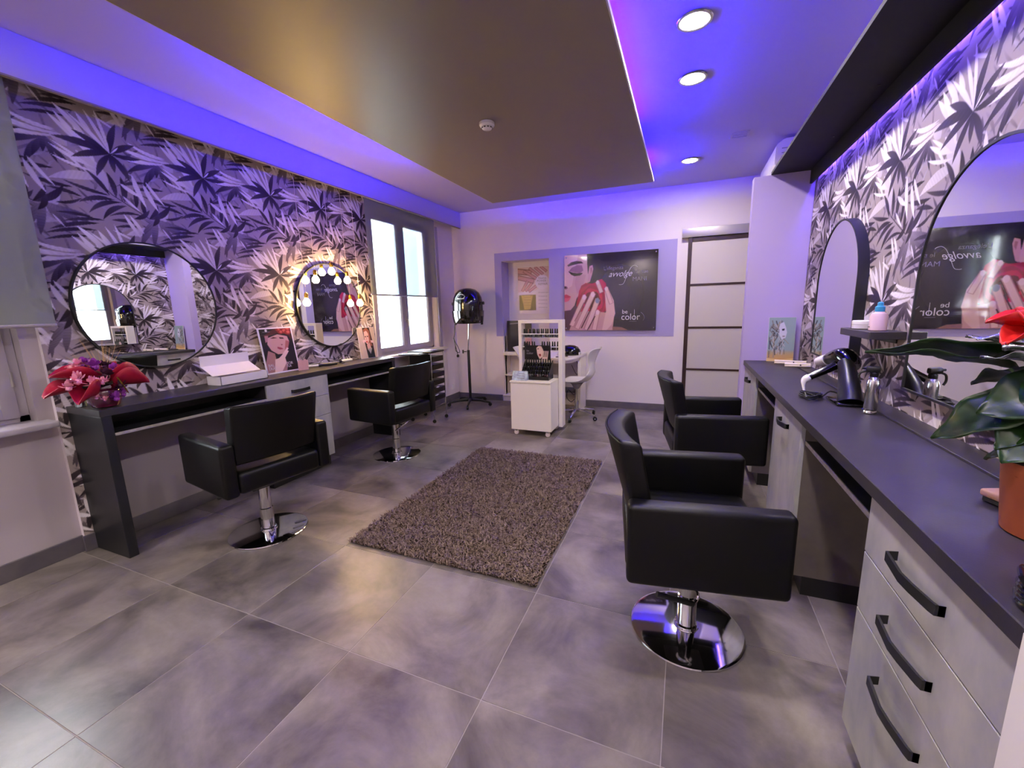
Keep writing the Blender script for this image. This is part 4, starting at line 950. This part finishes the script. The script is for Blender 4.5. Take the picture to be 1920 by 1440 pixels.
# bouquet
t = thing('bouquet', 'pink and purple bouquet with crimson paper leaves in a magenta foil pot', 'bouquet', (-3.0, 1.285, .877))
prof = [(.050, 0), (.058, .004), (.072, .04), (.078, .075), (.070, .095), (.080, .108)]
ob('foil_pot', lathe(prof, 28, (-3.0, 1.24, .878)), m_pinkpot, t)
def petal_sheet(c, dirv, up, L, Wd, cup, m, name, parent):
    """cupped paper leaf / petal starting at c"""
    d = Vector(dirv).normalized(); u = (Vector(up) - d * Vector(up).dot(d)).normalized(); s = d.cross(u); b = bmesh.new(); g = []
    for j in range(9):
        v = j / 8; ww = Wd * math.sin(math.pi * min(.97, .12 + v * .86)) ** .7; row = []
        for i in range(7):
            a = -1 + i / 3; row.append(b.verts.new(Vector(c) + d * (L * v) + s * (ww * a * .5) + u * (cup * (a * a) * ww - .25 * L * v * v + .12 * L * v + .004 * math.sin(9 * a + 7 * v))))
        g.append(row)
    for j in range(8):
        for i in range(6): b.faces.new((g[j][i], g[j][i + 1], g[j + 1][i + 1], g[j + 1][i]))
    o = ob(name, b, m, parent, smooth=80); md = o.modifiers.new('s', 'SOLIDIFY'); md.thickness = .0012; return o
bc = Vector((-3.0, 1.228, .995))
for off, dv, L, wd, cu in (((.0, .03, .0), (-.05, 1, .5), .17, .24, .42), ((.04, .04, -.02), (.2, 1, .2), .16, .20, .55), ((-.03, .0, .02), (-.25, -1, .45), .18, .24, .3), ((-.01, -.03, -.01), (-.05, -1, .05), .19, .20, .3), ((.07, -.05, -.04), (.35, -.75, -.1), .11, .15, .7), ((-.04, .02, .03), (-.6, .5, .7), .12, .18, .4), ((-.04, -.03, .03), (-.6, -.4, .8), .12, .18, .4)):
    petal_sheet(bc + Vector(off), dv, (0, 0, 1), L, wd, cu, m_crim, 'paper_leaf', t)
def blossom(c, r, m, n=14, name='blossom', seed=0):
    rr = random.Random(seed); b = bmesh.new()
    for k in range(n):
        a = rr.uniform(0, 6.28); e = rr.uniform(-.2, 1.4); d = Vector((math.cos(a) * math.cos(e), math.sin(a) * math.cos(e), math.sin(e)))
        s = d.cross(Vector((0, 0, 1.01))).normalized(); u = s.cross(d); p0 = Vector(c) + d * r * .25; L = r * rr.uniform(.6, .9)
        vs = [b.verts.new(p0), b.verts.new(p0 + d * L * .5 + s * L * .38 + u * L * .1), b.verts.new(p0 + d * L + s * L * .12 + u * L * .22), b.verts.new(p0 + d * L - s * L * .15 + u * L * .2), b.verts.new(p0 + d * L * .5 - s * L * .38 + u * L * .05)]
        b.faces.new(vs)
    q = bmesh.new(); bmesh.ops.create_icosphere(q, subdivisions=1, radius=r * .38); bmesh.ops.translate(q, vec=c, verts=q.verts); merge(b, q)
    return ob(name, b, m, t_cur, smooth=0, recalc=False)
t_cur = t
BL = [((.09, -.12, .05), .050, m_pink), ((.12, -.075, .03), .042, m_pink), ((.08, -.155, .02), .040, m_pink), ((-.02, -.04, .12), .045, m_purple), ((.04, -.02, .11), .05, m_purple), ((.09, .0, .06), .046, m_plum), ((.06, .05, .08), .042, m_purple), ((.11, -.03, .03), .038, m_pink), ((.02, -.08, .13), .036, m_pink), ((.12, .04, .0), .036, m_plum), ((.08, .06, -.02), .034, m_purple), ((.10, .02, -.07), .040, m_purple), ((.085, .06, -.055), .036, m_purple), ((.0, .04, .10), .04, m_plum), ((.09, -.06, -.05), .024, m_pink), ((.10, -.03, -.065), .022, m_pink)]
for k, (d, r_, m_) in enumerate(BL): blossom(bc + Vector(d), r_, m_, 18, 'blossom', k)
for k in range(16):
    a = random.uniform(-.9, .9); p0 = bc + Vector((.0, .03, .06)); q = p0 + Vector((random.uniform(-.05, .05), a * .16, .14 + random.uniform(0, .10) - abs(a) * .06))
    ob('dried_stem', tube([p0, (p0 + q) / 2 + Vector((0, a * .01, 0)), q], [.0012, .001, .0006], 5), m_straw, t)
ob('ribbon', tube(bez([bc + Vector((.11, .035, .05)), bc + Vector((.125, .05, .0)), bc + Vector((.10, .075, -.045))], 4), .009, 6, flat=.2), m_gold, t)
for k in range(5): petal_sheet(bc + Vector((.05, -.01, .0)), (math.cos(k * 1.3) * .7, math.sin(k * 1.3), .25), (0, 0, 1), .10, .05, .3, m_leafg, 'leaf', t)
t = thing('glass_vase', 'slim pale cylinder behind the magenta foil pot', 'vase', (-3.1, 1.21, .877))
ob('body', lathe([(.022, 0), (.025, .003), (.025, .15), (.022, .152), (.022, .01), (0, .01)], 24, (-3.13, 1.185, .878), caps=False), mat('pale_silver', 'b9c9cc', .2, .8), t); ob('cap', lathe([(.024, .15), (.024, .165), (0, .167)], 24, (-3.13, 1.185, .878)), m_chrome2, t)
# ================================================================ ITEMS ON THE RIGHT COUNTER
ZW = .878
# hair dryer in its curved stand
HY = 2.5
t = thing('hair_dryer_stand', 'tall glossy black curved hair dryer stand on the right worktop', 'stand', (.76, HY, ZW))
ob('foot', bx(.67, .787, HY - .20, HY - .02, ZW, ZW + .014, .006, 2), m_gloss, t)
ob('arm', tube(bez([(.732, HY - .15, ZW + .006), (.736, HY - .11, ZW + .07), (.745, HY - .03, ZW + .14), (.750, HY + .04, ZW + .185)], 7), [.068 - .0014 * k for k in range(22)], 20, flat=.75), m_black, t)
t = thing('hair_dryer', 'glossy black hair dryer with white handle tip hooked in the curved stand', 'hair dryer', (.72, HY + .12, ZW + .17))
ob('housing', tube(bez([(.775, HY - .01, ZW + .155), (.755, HY + .05, ZW + .200), (.735, HY + .12, ZW + .195), (.722, HY + .18, ZW + .175)], 6), [.030, .036, .041, .044, .045, .046, .046, .046, .045, .044, .042, .040, .038, .036, .034, .033, .032, .031, .030], 20), m_gloss, t)
ob('nozzle', tube([(.722, HY + .18, ZW + .175), (.700, HY + .245, ZW + .155)], [.031, .026], 20, flat=1.15), m_whitep, t)
hd = ob('grip', tube(bez([(.735, HY + .06, ZW + .165), (.68, HY + .05, ZW + .135), (.61, HY + .045, ZW + .095)], 6), [.022, .022, .021, .021, .020, .020, .019, .019, .018, .018, .017, .017, .017], 16), m_gloss, t)
ob('handle_tip', tube(bez([(.61, HY + .045, ZW + .095), (.59, HY + .04, ZW + .08), (.585, HY + .03, ZW + .055), (.59, HY + .02, ZW + .02)], 4), [.018, .019, .019, .018, .016, .014, .012, .010, .008, .007, .006, .006, .006], 12), m_whitep, t)
pts = [(.59, HY + .02, ZW + .02)]
for k in range(40):
    a = k * .62; rr_ = .040 + .012 * math.sin(k * 1.9); pts.append((.605 + rr_ * math.cos(a) * 1.0, HY - .04 + rr_ * math.sin(a) * 1.25, ZW + .006 + .011 * (k / 12 % 2.2)))
pts += [(.66, HY - .02, ZW + .012), (.70, HY + .02, ZW + .03), (.74, HY + .0, ZW + .02)]
ob('power_cord', tube(bez(pts, 3), .0038, 6), m_cord, t)
t = thing('spray_bottle', 'brushed steel spray bottle with black trigger head on the right worktop', 'bottle', (.755, 2.19, ZW))
SB = (.755, 2.19, ZW)
ob('bottle', lathe([(.021, 0), (.0235, .003), (.0235, .014), (.0225, .0155), (.0225, .018), (.0235, .0195), (.0235, .130), (.022, .145), (.017, .157), (.012, .162)], 32, SB), m_chrome2, t)
ob('base_ring', lathe([(.0231, .0155), (.0231, .018)], 32, SB, caps=False), m_black, t)
ob('collar', lathe([(.014, .158), (.015, .160), (.015, .176), (.010, .180)], 20, SB), m_black, t)
b = bx(-.012, .012, -.02, .03, .178, .205, .008, 2); b.transform(Matrix.Translation(SB) @ Matrix.Rotation(R(75), 4, 'Z')); h = ob('spray_head', b, m_black, t)
b = tube([(0, .03, .195), (0, .042, .195)], .005, 10); b.transform(Matrix.Translation(SB) @ Matrix.Rotation(R(75), 4, 'Z')); ob('nozzle', b, m_black, h)
b = tube(bez([(0, .02, .185), (0, .045, .175), (0, .05, .150), (0, .042, .132)], 4), .0045, 8); b.transform(Matrix.Translation(SB) @ Matrix.Rotation(R(75), 4, 'Z')); ob('trigger', b, m_black, h)
# combs / tools near the portrait card
for k, (lb, p, q, m_) in enumerate((('cream hair straightener lying at the far end of the right worktop', (.665, 3.76, ZW + .018), (.86, 3.70, ZW + .022), m_cream), ('second cream straightener lying just in front of the first, on the right worktop', (.70, 3.58, ZW + .018), (.855, 3.56, ZW + .022), m_cream))):
    t = thing('hair_straightener', lb, 'straightener', p)
    P, Q = Vector(p), Vector(q)
    ob('lower_arm', tube([P, Q], [.009, .012], 10, flat=1.3), m_, t); ob('upper_arm', tube([P + Vector((0, 0, .014)), Q + Vector((0, 0, .010))], [.008, .010], 10, flat=1.3), m_, t)
    ob('button', tube([P + (Q - P) * .6 + Vector((-.001, -.012, .008)), P + (Q - P) * .6 + Vector((-.001, -.017, .008))], .005, 8), m_black, t)
# wall shelf with two jars
t = thing('wall_shelf', 'small dark grey floating shelf between the two arched mirrors', 'shelf', (.82, 2.47, 1.2))
ob('board', bx(.752, XR, 2.283, 2.66, 1.188, 1.221, .002, 1), m_slate, t); ob('bracket', bx(XR - .006, XR, 2.36, 2.58, 1.165, 1.188), m_matblk, t)
t = thing('pump_bottle', 'pale pink product bottle with a blue cap on the floating shelf', 'bottle', (.812, 2.40, 1.221))
B0 = (.812, 2.385, 1.2215)
ob('bottle', lathe([(.030, 0), (.033, .003), (.033, .062), (.028, .076), (.018, .082), (.016, .086)], 28, B0), m_pinkpl, t)
ob('cap', lathe([(.017, .085), (.018, .088), (.018, .106), (.011, .111), (.011, .124), (.006, .128), (0, .129)], 24, B0), m_blue, t)
text('lettering', 'capelli', .014, (.781, 2.395, 1.249), (R(90), 0, R(-68)), m_txd, t); ob('label_mark', bx(.7785, .7795, 2.375, 2.395, 1.237, 1.240), m_matblk, t, smooth=0)
t = thing('cream_jar', 'low frosted white jar beside the pink bottle on the floating shelf', 'jar', (.815, 2.53, 1.221))
B0 = (.812, 2.535, 1.2215)
ob('jar', lathe([(.046, 0), (.050, .003), (.050, .022), (.048, .024)], 32, B0), mat('frosted_plastic', 'd9d3d6', .35), t); ob('lid', lathe([(.051, .024), (.051, .038), (.047, .041), (0, .042)], 32, B0), m_whitep, t)
# wooden brush head
t = thing('wooden_brush', 'small pale wooden brush lying beside the terracotta pot', 'brush', (.71, 1.29, ZW))
b = bx(-.028, .028, -.05, .05, .012, .030, .006, 3); b.transform(Matrix.Translation((.732, 1.285, ZW)) @ Matrix.Rotation(R(-70), 4, 'Z')); ob('wooden_back', b, m_wood, t)
b = bx(-.024, .024, -.045, .045, .0, .012, .002, 1); b.transform(Matrix.Translation((.732, 1.285, ZW)) @ Matrix.Rotation(R(-70), 4, 'Z')); ob('bristles', b, m_matblk, t)
# black coiled cord at the near edge
t = thing('coiled_cable', 'glossy black coiled cable at the near front edge of the right worktop', 'cable', (.54, .85, ZW))
pts = []
for k in range(70): a = k * .5; pts.append((.548 + (.040 + .008 * math.sin(k)) * math.cos(a), .842 + (.045 + .006 * math.cos(k * 1.3)) * math.sin(a), ZW + .005 + .0075 * (k / 12.57)))
ob('cable', tube(bez(pts, 2), .0042, 8), m_gloss, t)
# ---- potted plant
t = thing('potted_plant', 'tall dark-leaved plant with red flower in a terracotta pot at the right edge', 'plant', (.73, 1.14, ZW)); t_cur = t
PC = (.712, 1.125, ZW)
ob('pot', lathe([(.070, 0), (.075, .002), (.077, .02), (.090, .148), (.0905, .152), (.087, .152), (.085, .125), (0, .125)], 40, PC), m_terra, t)
ob('soil', lathe([(.0, .128), (.088, .126)], 24, PC, caps=False), mat('soil', '241a14', .95, bump=(80, .8)), t)
def big_leaf(base, tip, width, nrm, droop, m=m_leafg, name='leaf', cup=.25, notch=True):
    B, T = Vector(base), Vector(tip); d = T - B; L = d.length; d.normalize(); n = Vector(nrm); n = (n - d * n.dot(d)).normalized(); s = d.cross(n); b = bmesh.new(); g = []; J = 16
    for j in range(J + 1):
        v = j / J; w = width * (math.sin(math.pi * (v ** .62)) ** .85) if 0 < v < 1 else width * (.02 if v else .06); row = []
        for i in range(9):
            a = -1 + i / 4; row.append(b.verts.new(B + d * (L * v - (.06 * L * abs(a) if notch and v < .2 else 0)) + s * (w * .5 * a) + n * (droop * L * (4 * v * (1 - v)) * .5 + cup * w * abs(a) * .35 + .006 * math.sin(14 * v) * abs(a) - (.0022 if (j % 2 and 0 < abs(a) < 1) else 0))))
        g.append(row)
    for j in range(J):
        for i in range(8): b.faces.new((g[j][i], g[j][i + 1], g[j + 1][i + 1], g[j + 1][i]))
    o = ob(name, b, m, t_cur, smooth=80); md = o.modifiers.new('s', 'SOLIDIFY'); md.thickness = .0010
    return o
C0 = Vector((PC[0], PC[1], ZW + .13))
LV = [((.66, 1.17, 1.235), (.44, 1.34, 1.225), .085, (.3, .5, 1), .10), ((.64, 1.20, 1.21), (.40, 1.23, 1.235), .06, (0, .3, 1), .08),
      ((.67, 1.14, 1.165), (.54, 1.215, 1.040), .105, (-.5, -.7, 1), .16), ((.70, 1.12, 1.19), (.57, 1.14, 1.12), .12, (-.3, -.8, .8), .12), ((.70, 1.14, 1.13), (.60, 1.10, 1.03), .13, (-.6, -.7, .5), .14), ((.70, 1.16, 1.14), (.60, 1.12, 1.05), .10, (-.9, -.3, .7), .12),
      ((.68, 1.13, 1.20), (.62, .98, 1.10), .11, (-.6, -.6, .8), .15), ((.72, 1.18, 1.20), (.68, 1.40, 1.14), .11, (0, .4, 1), .12), ((.70, 1.10, 1.22), (.60, 1.0, 1.22), .09, (0, -.3, 1), .12), ((.74, 1.12, 1.15), (.80, .98, 1.06), .10, (.3, -.4, 1), .2), ((.69, 1.15, 1.12), (.64, 1.22, 1.00), .07, (-1, .2, .3), .1)]
for k, (bs, tp, wd, nr, dp) in enumerate(LV):
    lf_ = big_leaf(bs, tp, wd, nr, dp)
    ob('leaf_stem', tube(bez([C0 + Vector((.01 * math.cos(k), .01 * math.sin(k), 0)), (C0 + Vector(bs)) / 2 + Vector((0, 0, .03)), bs], 5), .003, 7), m_stem, t)
for k, (dv, L, wd) in enumerate((((-.9, .2, .35), .085, .07), ((-.6, -.75, .3), .09, .075), ((-.2, .8, .6), .075, .07), ((.3, -.8, .4), .085, .07), ((-.4, -.2, 1), .08, .07), ((-.95, -.35, -.15), .08, .06), ((.5, .4, .7), .08, .07))):
    petal_sheet((.645, 1.13, 1.29), dv, (0, 0, 1), L, wd, .4, m_red, 'petal', t)
ob('flower_stem', tube(bez([C0, (.69, 1.14, 1.18), (.655, 1.13, 1.30)], 5), .004, 7), m_stem, t)
ob('flower_centre', lathe([(0, 0), (.006, .004), (.007, .02), (.003, .035), (0, .037)], 12, (.655, 1.13, 1.30)), m_gold, t)
for k, (bs, tp, wd) in enumerate((((.65, 1.14, 1.245), (.56, 1.20, 1.275), .09), ((.66, 1.12, 1.235), (.57, 1.10, 1.262), .09), ((.66, 1.14, 1.225), (.57, 1.16, 1.235), .08))):
    big_leaf(bs, tp, wd, (-.4, .2, 1), .1, m_foil, 'foil_wrap', .5)
# ================================================================ HOOD DRYER
t = thing('hood_dryer', 'black salon hood dryer on a tall wheeled stand by the far left corner', 'hair dryer', (-2.87, 5.2, 0))
DX, DY = -2.83, 5.22
ob('lower_post', cyl((DX, DY), .020, .07, .80, 20), m_matblk, t)
ob('upper_post', tube([(DX, DY, .79), (DX + .03, DY, 1.22)], .011, 14), m_chrome, t)
k_ = tube([(DX - .02, DY - .02, .78), (DX - .07, DY - .03, .78)], .006, 8); merge(k_, tube([(DX - .07, DY - .03, .755), (DX - .07, DY - .03, .805)], .011, 10)); ob('clamp_knob', k_, m_matblk, t)
for k in range(5):
    a = R(-70 + 72 * k); e = (DX + .31 * math.cos(a), DY + .31 * math.sin(a))
    ob('leg', tube([(DX, DY, .085), ((DX + e[0]) / 2, (DY + e[1]) / 2, .080), (e[0], e[1], .055)], [.028, .020, .013], 10, flat=.8), m_matblk, t)
    c = ob('caster', lathe([(0, -.014), (.022, -.014), (.026, -.008), (.026, .008), (.022, .014), (0, .014)], 18), m_black, t, world=False)
    c.rotation_euler = (R(90), 0, a); c.location = (e[0] + 2.87, e[1] - 5.2, .028)
HC = (DX + .055, DY - .06, 1.18)
b = bmesh.new(); N_ = 36; rings = []
for j, (r_, z, cut) in enumerate(((.170, .0, 1), (.190, .02, 1), (.205, .10, 1), (.212, .18, 1), (.210, .27, 1), (.195, .35, 1), (.165, .41, 1), (.115, .455, 1), (.055, .473, 1), (0, .478, 1))):
    if r_ == 0: rings.append([b.verts.new((HC[0], HC[1], HC[2] + z))]); continue
    rings.append([b.verts.new((HC[0] + r_ * math.cos(2 * math.pi * i / N_), HC[1] + r_ * .95 * math.sin(2 * math.pi * i / N_), HC[2] + z)) for i in range(N_)])
for A_, B_ in zip(rings, rings[1:]):
    for i in range(N_):
        j = (i + 1) % N_
        if len(B_) == 1: b.faces.new((A_[i], A_[j], B_[0]))
        else: b.faces.new((A_[i], A_[j], B_[j], B_[i]))
hood = ob('hood_shell', b, m_gloss, t, smooth=80); md = hood.modifiers.new('s', 'SOLIDIFY'); md.thickness = .006
ob('visor', lathe([(.192, .0), (.208, .02), (.218, .10), (.222, .17), (.219, .172), (.214, .10), (.204, .022)], 40, HC, caps=False), mat('smoked_visor', '17181a', .06, coat=.5), t)
for s in (-1, 1):
    ob('side_knob', tube([(HC[0] + s * .20, HC[1], HC[2] + .27), (HC[0] + s * .245, HC[1], HC[2] + .27)], [.014, .022], 14), m_black, t)
    ob('side_arm', bx(HC[0] + s * .205 - .012, HC[0] + s * .205 + .012, HC[1] - .02, HC[1] + .02, HC[2] - .02, HC[2] + .28, .006, 2), m_black, t)
b = tube(bez([(HC[0] + .06 * math.cos(a) , HC[1] - .19, HC[2] + .36 + .03 * math.sin(a)) for a in np.linspace(0, 6.28, 9)], 3), .004, 6); ob('control_ring', b, m_chrome2, t)
ob('control_ring', tube([(HC[0] - .06, HC[1] - .198, HC[2] + .33), (HC[0] + .06, HC[1] - .198, HC[2] + .33)], .003, 6), m_chrome2, t)
cp = bez([(HC[0] - .19, HC[1] - .05, HC[2] - .0), (HC[0] - .20, HC[1] - .06, HC[2] - .15), (HC[0] - .21, HC[1] - .06, HC[2] - .22), (HC[0] - .15, HC[1] - .06, HC[2] - .33), (HC[0] - .13, HC[1] - .06, HC[2] - .40), (HC[0] - .19, HC[1] - .06, HC[2] - .38), (HC[0] - .19, HC[1] - .07, HC[2] - .30), (HC[0] - .22, HC[1] - .06, HC[2] - .20), (HC[0] - .18, HC[1] - .06, HC[2] - .36), (HC[0] - .16, HC[1] - .06, HC[2] - .44)], 6)
c = ob('power_cord', tube(cp, .005, 7), m_cord, t); ob('plug', lathe([(.006, 0), (.018, -.01), (.018, -.035), (.012, -.04)], 14, (HC[0] - .16, HC[1] - .06, HC[2] - .43)), m_black, c)
# outlet
t = thing('wall_outlet', 'white wall outlet low on the wall behind the hood dryer', 'outlet', (XL, 5.44, .2))
ob('plate', bx(XL, XL + .006, 5.40, 5.48, .17, .25, .002, 1), m_whitep, t)
for k in range(3): ob('socket_hole', lathe([(0, .0), (.003, 0), (.003, .001), (0, .001)], 8, (0, 0, 0)), m_black, t).location = (.0065, -.02 + .02 * k, .01)
# ================================================================ SALON TROLLEY by the window
t = thing('salon_cart', 'black multi-tray salon cart on chrome rods below the bright window', 'cart', (-2.95, 4.34, 0))
CX0, CX1, CY0, CY1 = -3.11, -2.79, 4.20, 4.48
for x in (CX0, CX1):
    for y in (CY0, CY1):
        ob('rod', tube([(x, y, .05), (x, y, .865)], .006, 10), m_chrome, t)
        c = ob('caster', lathe([(0, -.009), (.02, -.009), (.023, -.005), (.023, .005), (.02, .009), (0, .009)], 16), m_black, t, world=False)
        c.rotation_euler = (R(90), 0, R(30)); c.location = (x + 2.95, y - 4.34, .024)
ob('cross_bar', tube([(CX1, CY0, .20), (CX1, CY1, .20)], .005, 8), m_chrome, t); ob('cross_bar', tube([(CX0, CY0, .20), (CX0, CY1, .20)], .005, 8), m_chrome, t)
ob('side_panel', bx(CX0 + .01, CX1 - .012, CY0 - .002, CY0 + .006, .24, .85, .003, 1), m_black, t)
for k in range(6):
    z = .27 + .096 * k
    b = prism([(CY0 + .012, z), (CY1 - .012, z), (CY1 - .004, z + .062), (CY0 + .004, z + .062)], 'x', CX0 + .012, CX1 + (.012 if k in (1, 3) else .004), .004); d_ = ob('tray', b, m_black, t)
    ob('tray_lip', tube([(CX1 + .008, CY0 + .03, z + .06), (CX1 + .014, (CY0 + CY1) / 2, z + .05), (CX1 + .008, CY1 - .03, z + .06)], .007, 8), m_matblk, d_)
ob('top_tray', bx(CX0 - .01, CX1 + .01, CY0 - .01, CY1 + .01, .862, .882, .006, 2), m_black, t)
ob('side_tray', bx(CX0 - .0, CX1 - .02, CY0 - .20, CY0 - .012, .852, .866, .005, 2), m_black, t)
for k, (lb, x, y, z, l) in enumerate((('white comb lying on the cart\'s second lowest tray', -2.79, 4.30, .336, .10), ('pair of white clips on the cart\'s middle tray', -2.785, 4.32, .432, .07))):
    q = thing('hair_comb', lb, 'comb', (x, y, z)); b = bx(-.008, .008, -l / 2, l / 2, 0, .006, .002, 1)
    for i in range(10): bx(-.018, -.008, -l / 2 + i * l / 10, -l / 2 + i * l / 10 + .003, .001, .005, bm=b)
    b.transform(Matrix.Translation((x, y, z)) @ Matrix.Rotation(R(20), 4, 'Z')); ob('comb_body', b, m_whitep, q)
q = thing('folded_papers', 'white sheets lying on top of the black salon cart', 'papers', (-2.95, 4.34, .883))
for k in range(3): ob('sheet', bx(-3.08 + .03 * k, -2.90 + .03 * k, 4.22 + .05 * k, 4.34 + .05 * k, .883 + .0015 * k, .884 + .0015 * k), m_card, q, smooth=0)
q = thing('white_tray', 'flat white tray on the cart\'s side shelf beside the desk end', 'tray', (-2.95, 4.1, .867)); ob('tray_body', bx(-3.07, -2.84, 4.02, 4.16, .867, .874, .003, 1), m_alu, q); ob('rim', tube([(-3.07, 4.02, .875), (-2.84, 4.02, .875), (-2.84, 4.16, .875)], .002, 6), m_chrome2, q)
# ================================================================ NAIL TABLE + SHELL CHAIRS
t = thing('manicure_table', 'white manicure table with a curved top against the back wall', 'table', (-1.7, 5.3, 0))
out = [(-1.78, 5.59), (-1.80, 5.20), (-1.78, 5.05), (-1.72, 4.98), (-1.62, 4.90), (-1.42, 4.80), (-1.30, 4.80), (-1.225, 4.90), (-1.205, 5.10), (-1.205, 5.59)]
ob('table_top', prism(out, 'z', .735, .762, .004), m_white, t)
ob('apron', prism([(a * .9 - .155, c * .9 + .55) for a, c in out], 'z', .69, .735), m_white, t)
ob('leg_panel', bx(-1.262, -1.222, 5.28, 5.60, .002, .735, .003, 1), m_white, t); ob('leg_panel', bx(-1.76, -1.72, 5.28, 5.60, .002, .735, .003, 1), m_white, t)
ob('foot_rail', bx(-1.72, -1.262, 5.50, 5.55, .20, .27, .003, 1), m_base, t)
q = thing('nail_lamp', 'glossy black domed nail lamp on the manicure table', 'nail lamp', (-1.42, 5.25, .763))
b = lathe([(.0, 0), (.135, 0), (.14, .014), (.135, .06), (.105, .10), (.06, .12), (0, .126)], 32); b.transform(Matrix.Translation((-1.345, 5.2, .763)) @ Matrix.Diagonal((1, .8, 1, 1))); ob('dome', b, m_gloss, q)
b = bx(-1.222, -1.207, 5.15, 5.25, .766, .80, .004, 1); ob('opening', b, m_whitep, q)
for lb, p in (('dark nail clipper lying on the manicure table edge', (-1.36, 4.98, .7635)), ('small dark file beside the clipper on the manicure table', (-1.40, 4.90, .7635))):
    q = thing('nail_tool', lb, 'tool', p); b = bx(-.045, .045, -.008, .008, 0, .01, .003, 1); b.transform(Matrix.Translation(p) @ Matrix.Rotation(R(25), 4, 'Z')); ob('tool_body', b, m_plum, q); b = bx(-.01, .01, -.010, .010, .008, .014); b.transform(Matrix.Translation(p) @ Matrix.Rotation(R(25), 4, 'Z')); ob('hinge', b, m_black, q)
q = thing('table_cables', 'tangle of black cables hanging under the manicure table', 'cable', (-1.45, 5.45, .4))
ob('cable', tube(bez([(-1.32, 5.40, .69), (-1.26, 5.36, .56), (-1.30, 5.38, .48), (-1.38, 5.42, .60)], 6), .004, 6), m_cord, q)
ob('cable', tube(bez([(-1.30, 5.42, .40), (-1.29, 5.42, .28), (-1.34, 5.40, .20), (-1.42, 5.40, .26), (-1.44, 5.40, .16), (-1.38, 5.38, .10), (-1.33, 5.38, .14)], 6), .005, 6), m_cord, q)
def shell_chair(label, loc, rz):
    t = thing('swivel_chair', label, 'chair', (0, 0, 0))
    # profile of a one-piece shell, front (+x) to top of the back (-x)
    pr_ = [(.21, .455), (.19, .475), (.10, .462), (.0, .455), (-.10, .462), (-.165, .49), (-.195, .55), (-.200, .61), (-.205, .67), (-.225, .75), (-.255, .83), (-.285, .875), (-.300, .885)]
    wd = [.19, .20, .21, .215, .21, .19, .15, .105, .10, .15, .19, .175, .12]
    cu = [.0, .015, .03, .035, .04, .06, .06, .02, .015, .05, .06, .05, .03]
    b = bmesh.new(); g = []
    for (x, z), w, c_ in zip(pr_, wd, cu):
        row = []
        for i in range(13):
            a = -1 + i / 6; bend = c_ * abs(a) ** 2.2
            back = z > .56
            row.append(b.verts.new((x + (bend if back else 0), w * a, z + (0 if back else bend))))
        g.append(row)
    for j in range(len(g) - 1):
        for i in range(12): b.faces.new((g[j][i], g[j][i + 1], g[j + 1][i + 1], g[j + 1][i]))
    s_ = ob('shell_seat', b, m_whitep, t, smooth=80); md = s_.modifiers.new('s', 'SOLIDIFY'); md.thickness = .009; md = s_.modifiers.new('b', 'SUBSURF'); md.levels = 1; md.render_levels = 1
    ob('seat_bracket', lathe([(.03, .37), (.07, .43), (.085, .445)], 20), m_alu, t); ob('gas_lift', lathe([(.028, .07), (.028, .22), (.016, .222), (.016, .40)], 20), m_chrome, t)
    ob('height_lever', tube([(0, 0, .42), (.02, -.16, .41)], .005, 8), m_alu, t)
    for k in range(5):
        a = R(20 + 72 * k); e = (.27 * math.cos(a), .27 * math.sin(a))
        ob('leg', tube([(0, 0, .10), (e[0] * .5, e[1] * .5, .092), (e[0], e[1], .062)], [.024, .016, .010], 8), m_chrome, t)
        c = ob('caster', lathe([(0, -.016), (.02, -.016), (.026, -.01), (.026, .01), (.02, .016), (0, .016)], 16), m_black, t, world=False); c.rotation_euler = (R(90), 0, a + .6); c.location = (e[0], e[1], .028)
        ob('hub', lathe([(0, -.018), (.008, -.018), (.008, .018), (0, .018)], 10), m_chrome2, c, world=False)
    t.location = loc; t.rotation_euler = (0, 0, rz)
shell_chair('white one-piece swivel chair right of the display trolley, back to the right', (-1.20, 4.97, 0), R(180 - 6))
shell_chair('white one-piece swivel chair half hidden behind the display trolley', (-1.72, 4.98, 0), R(4))
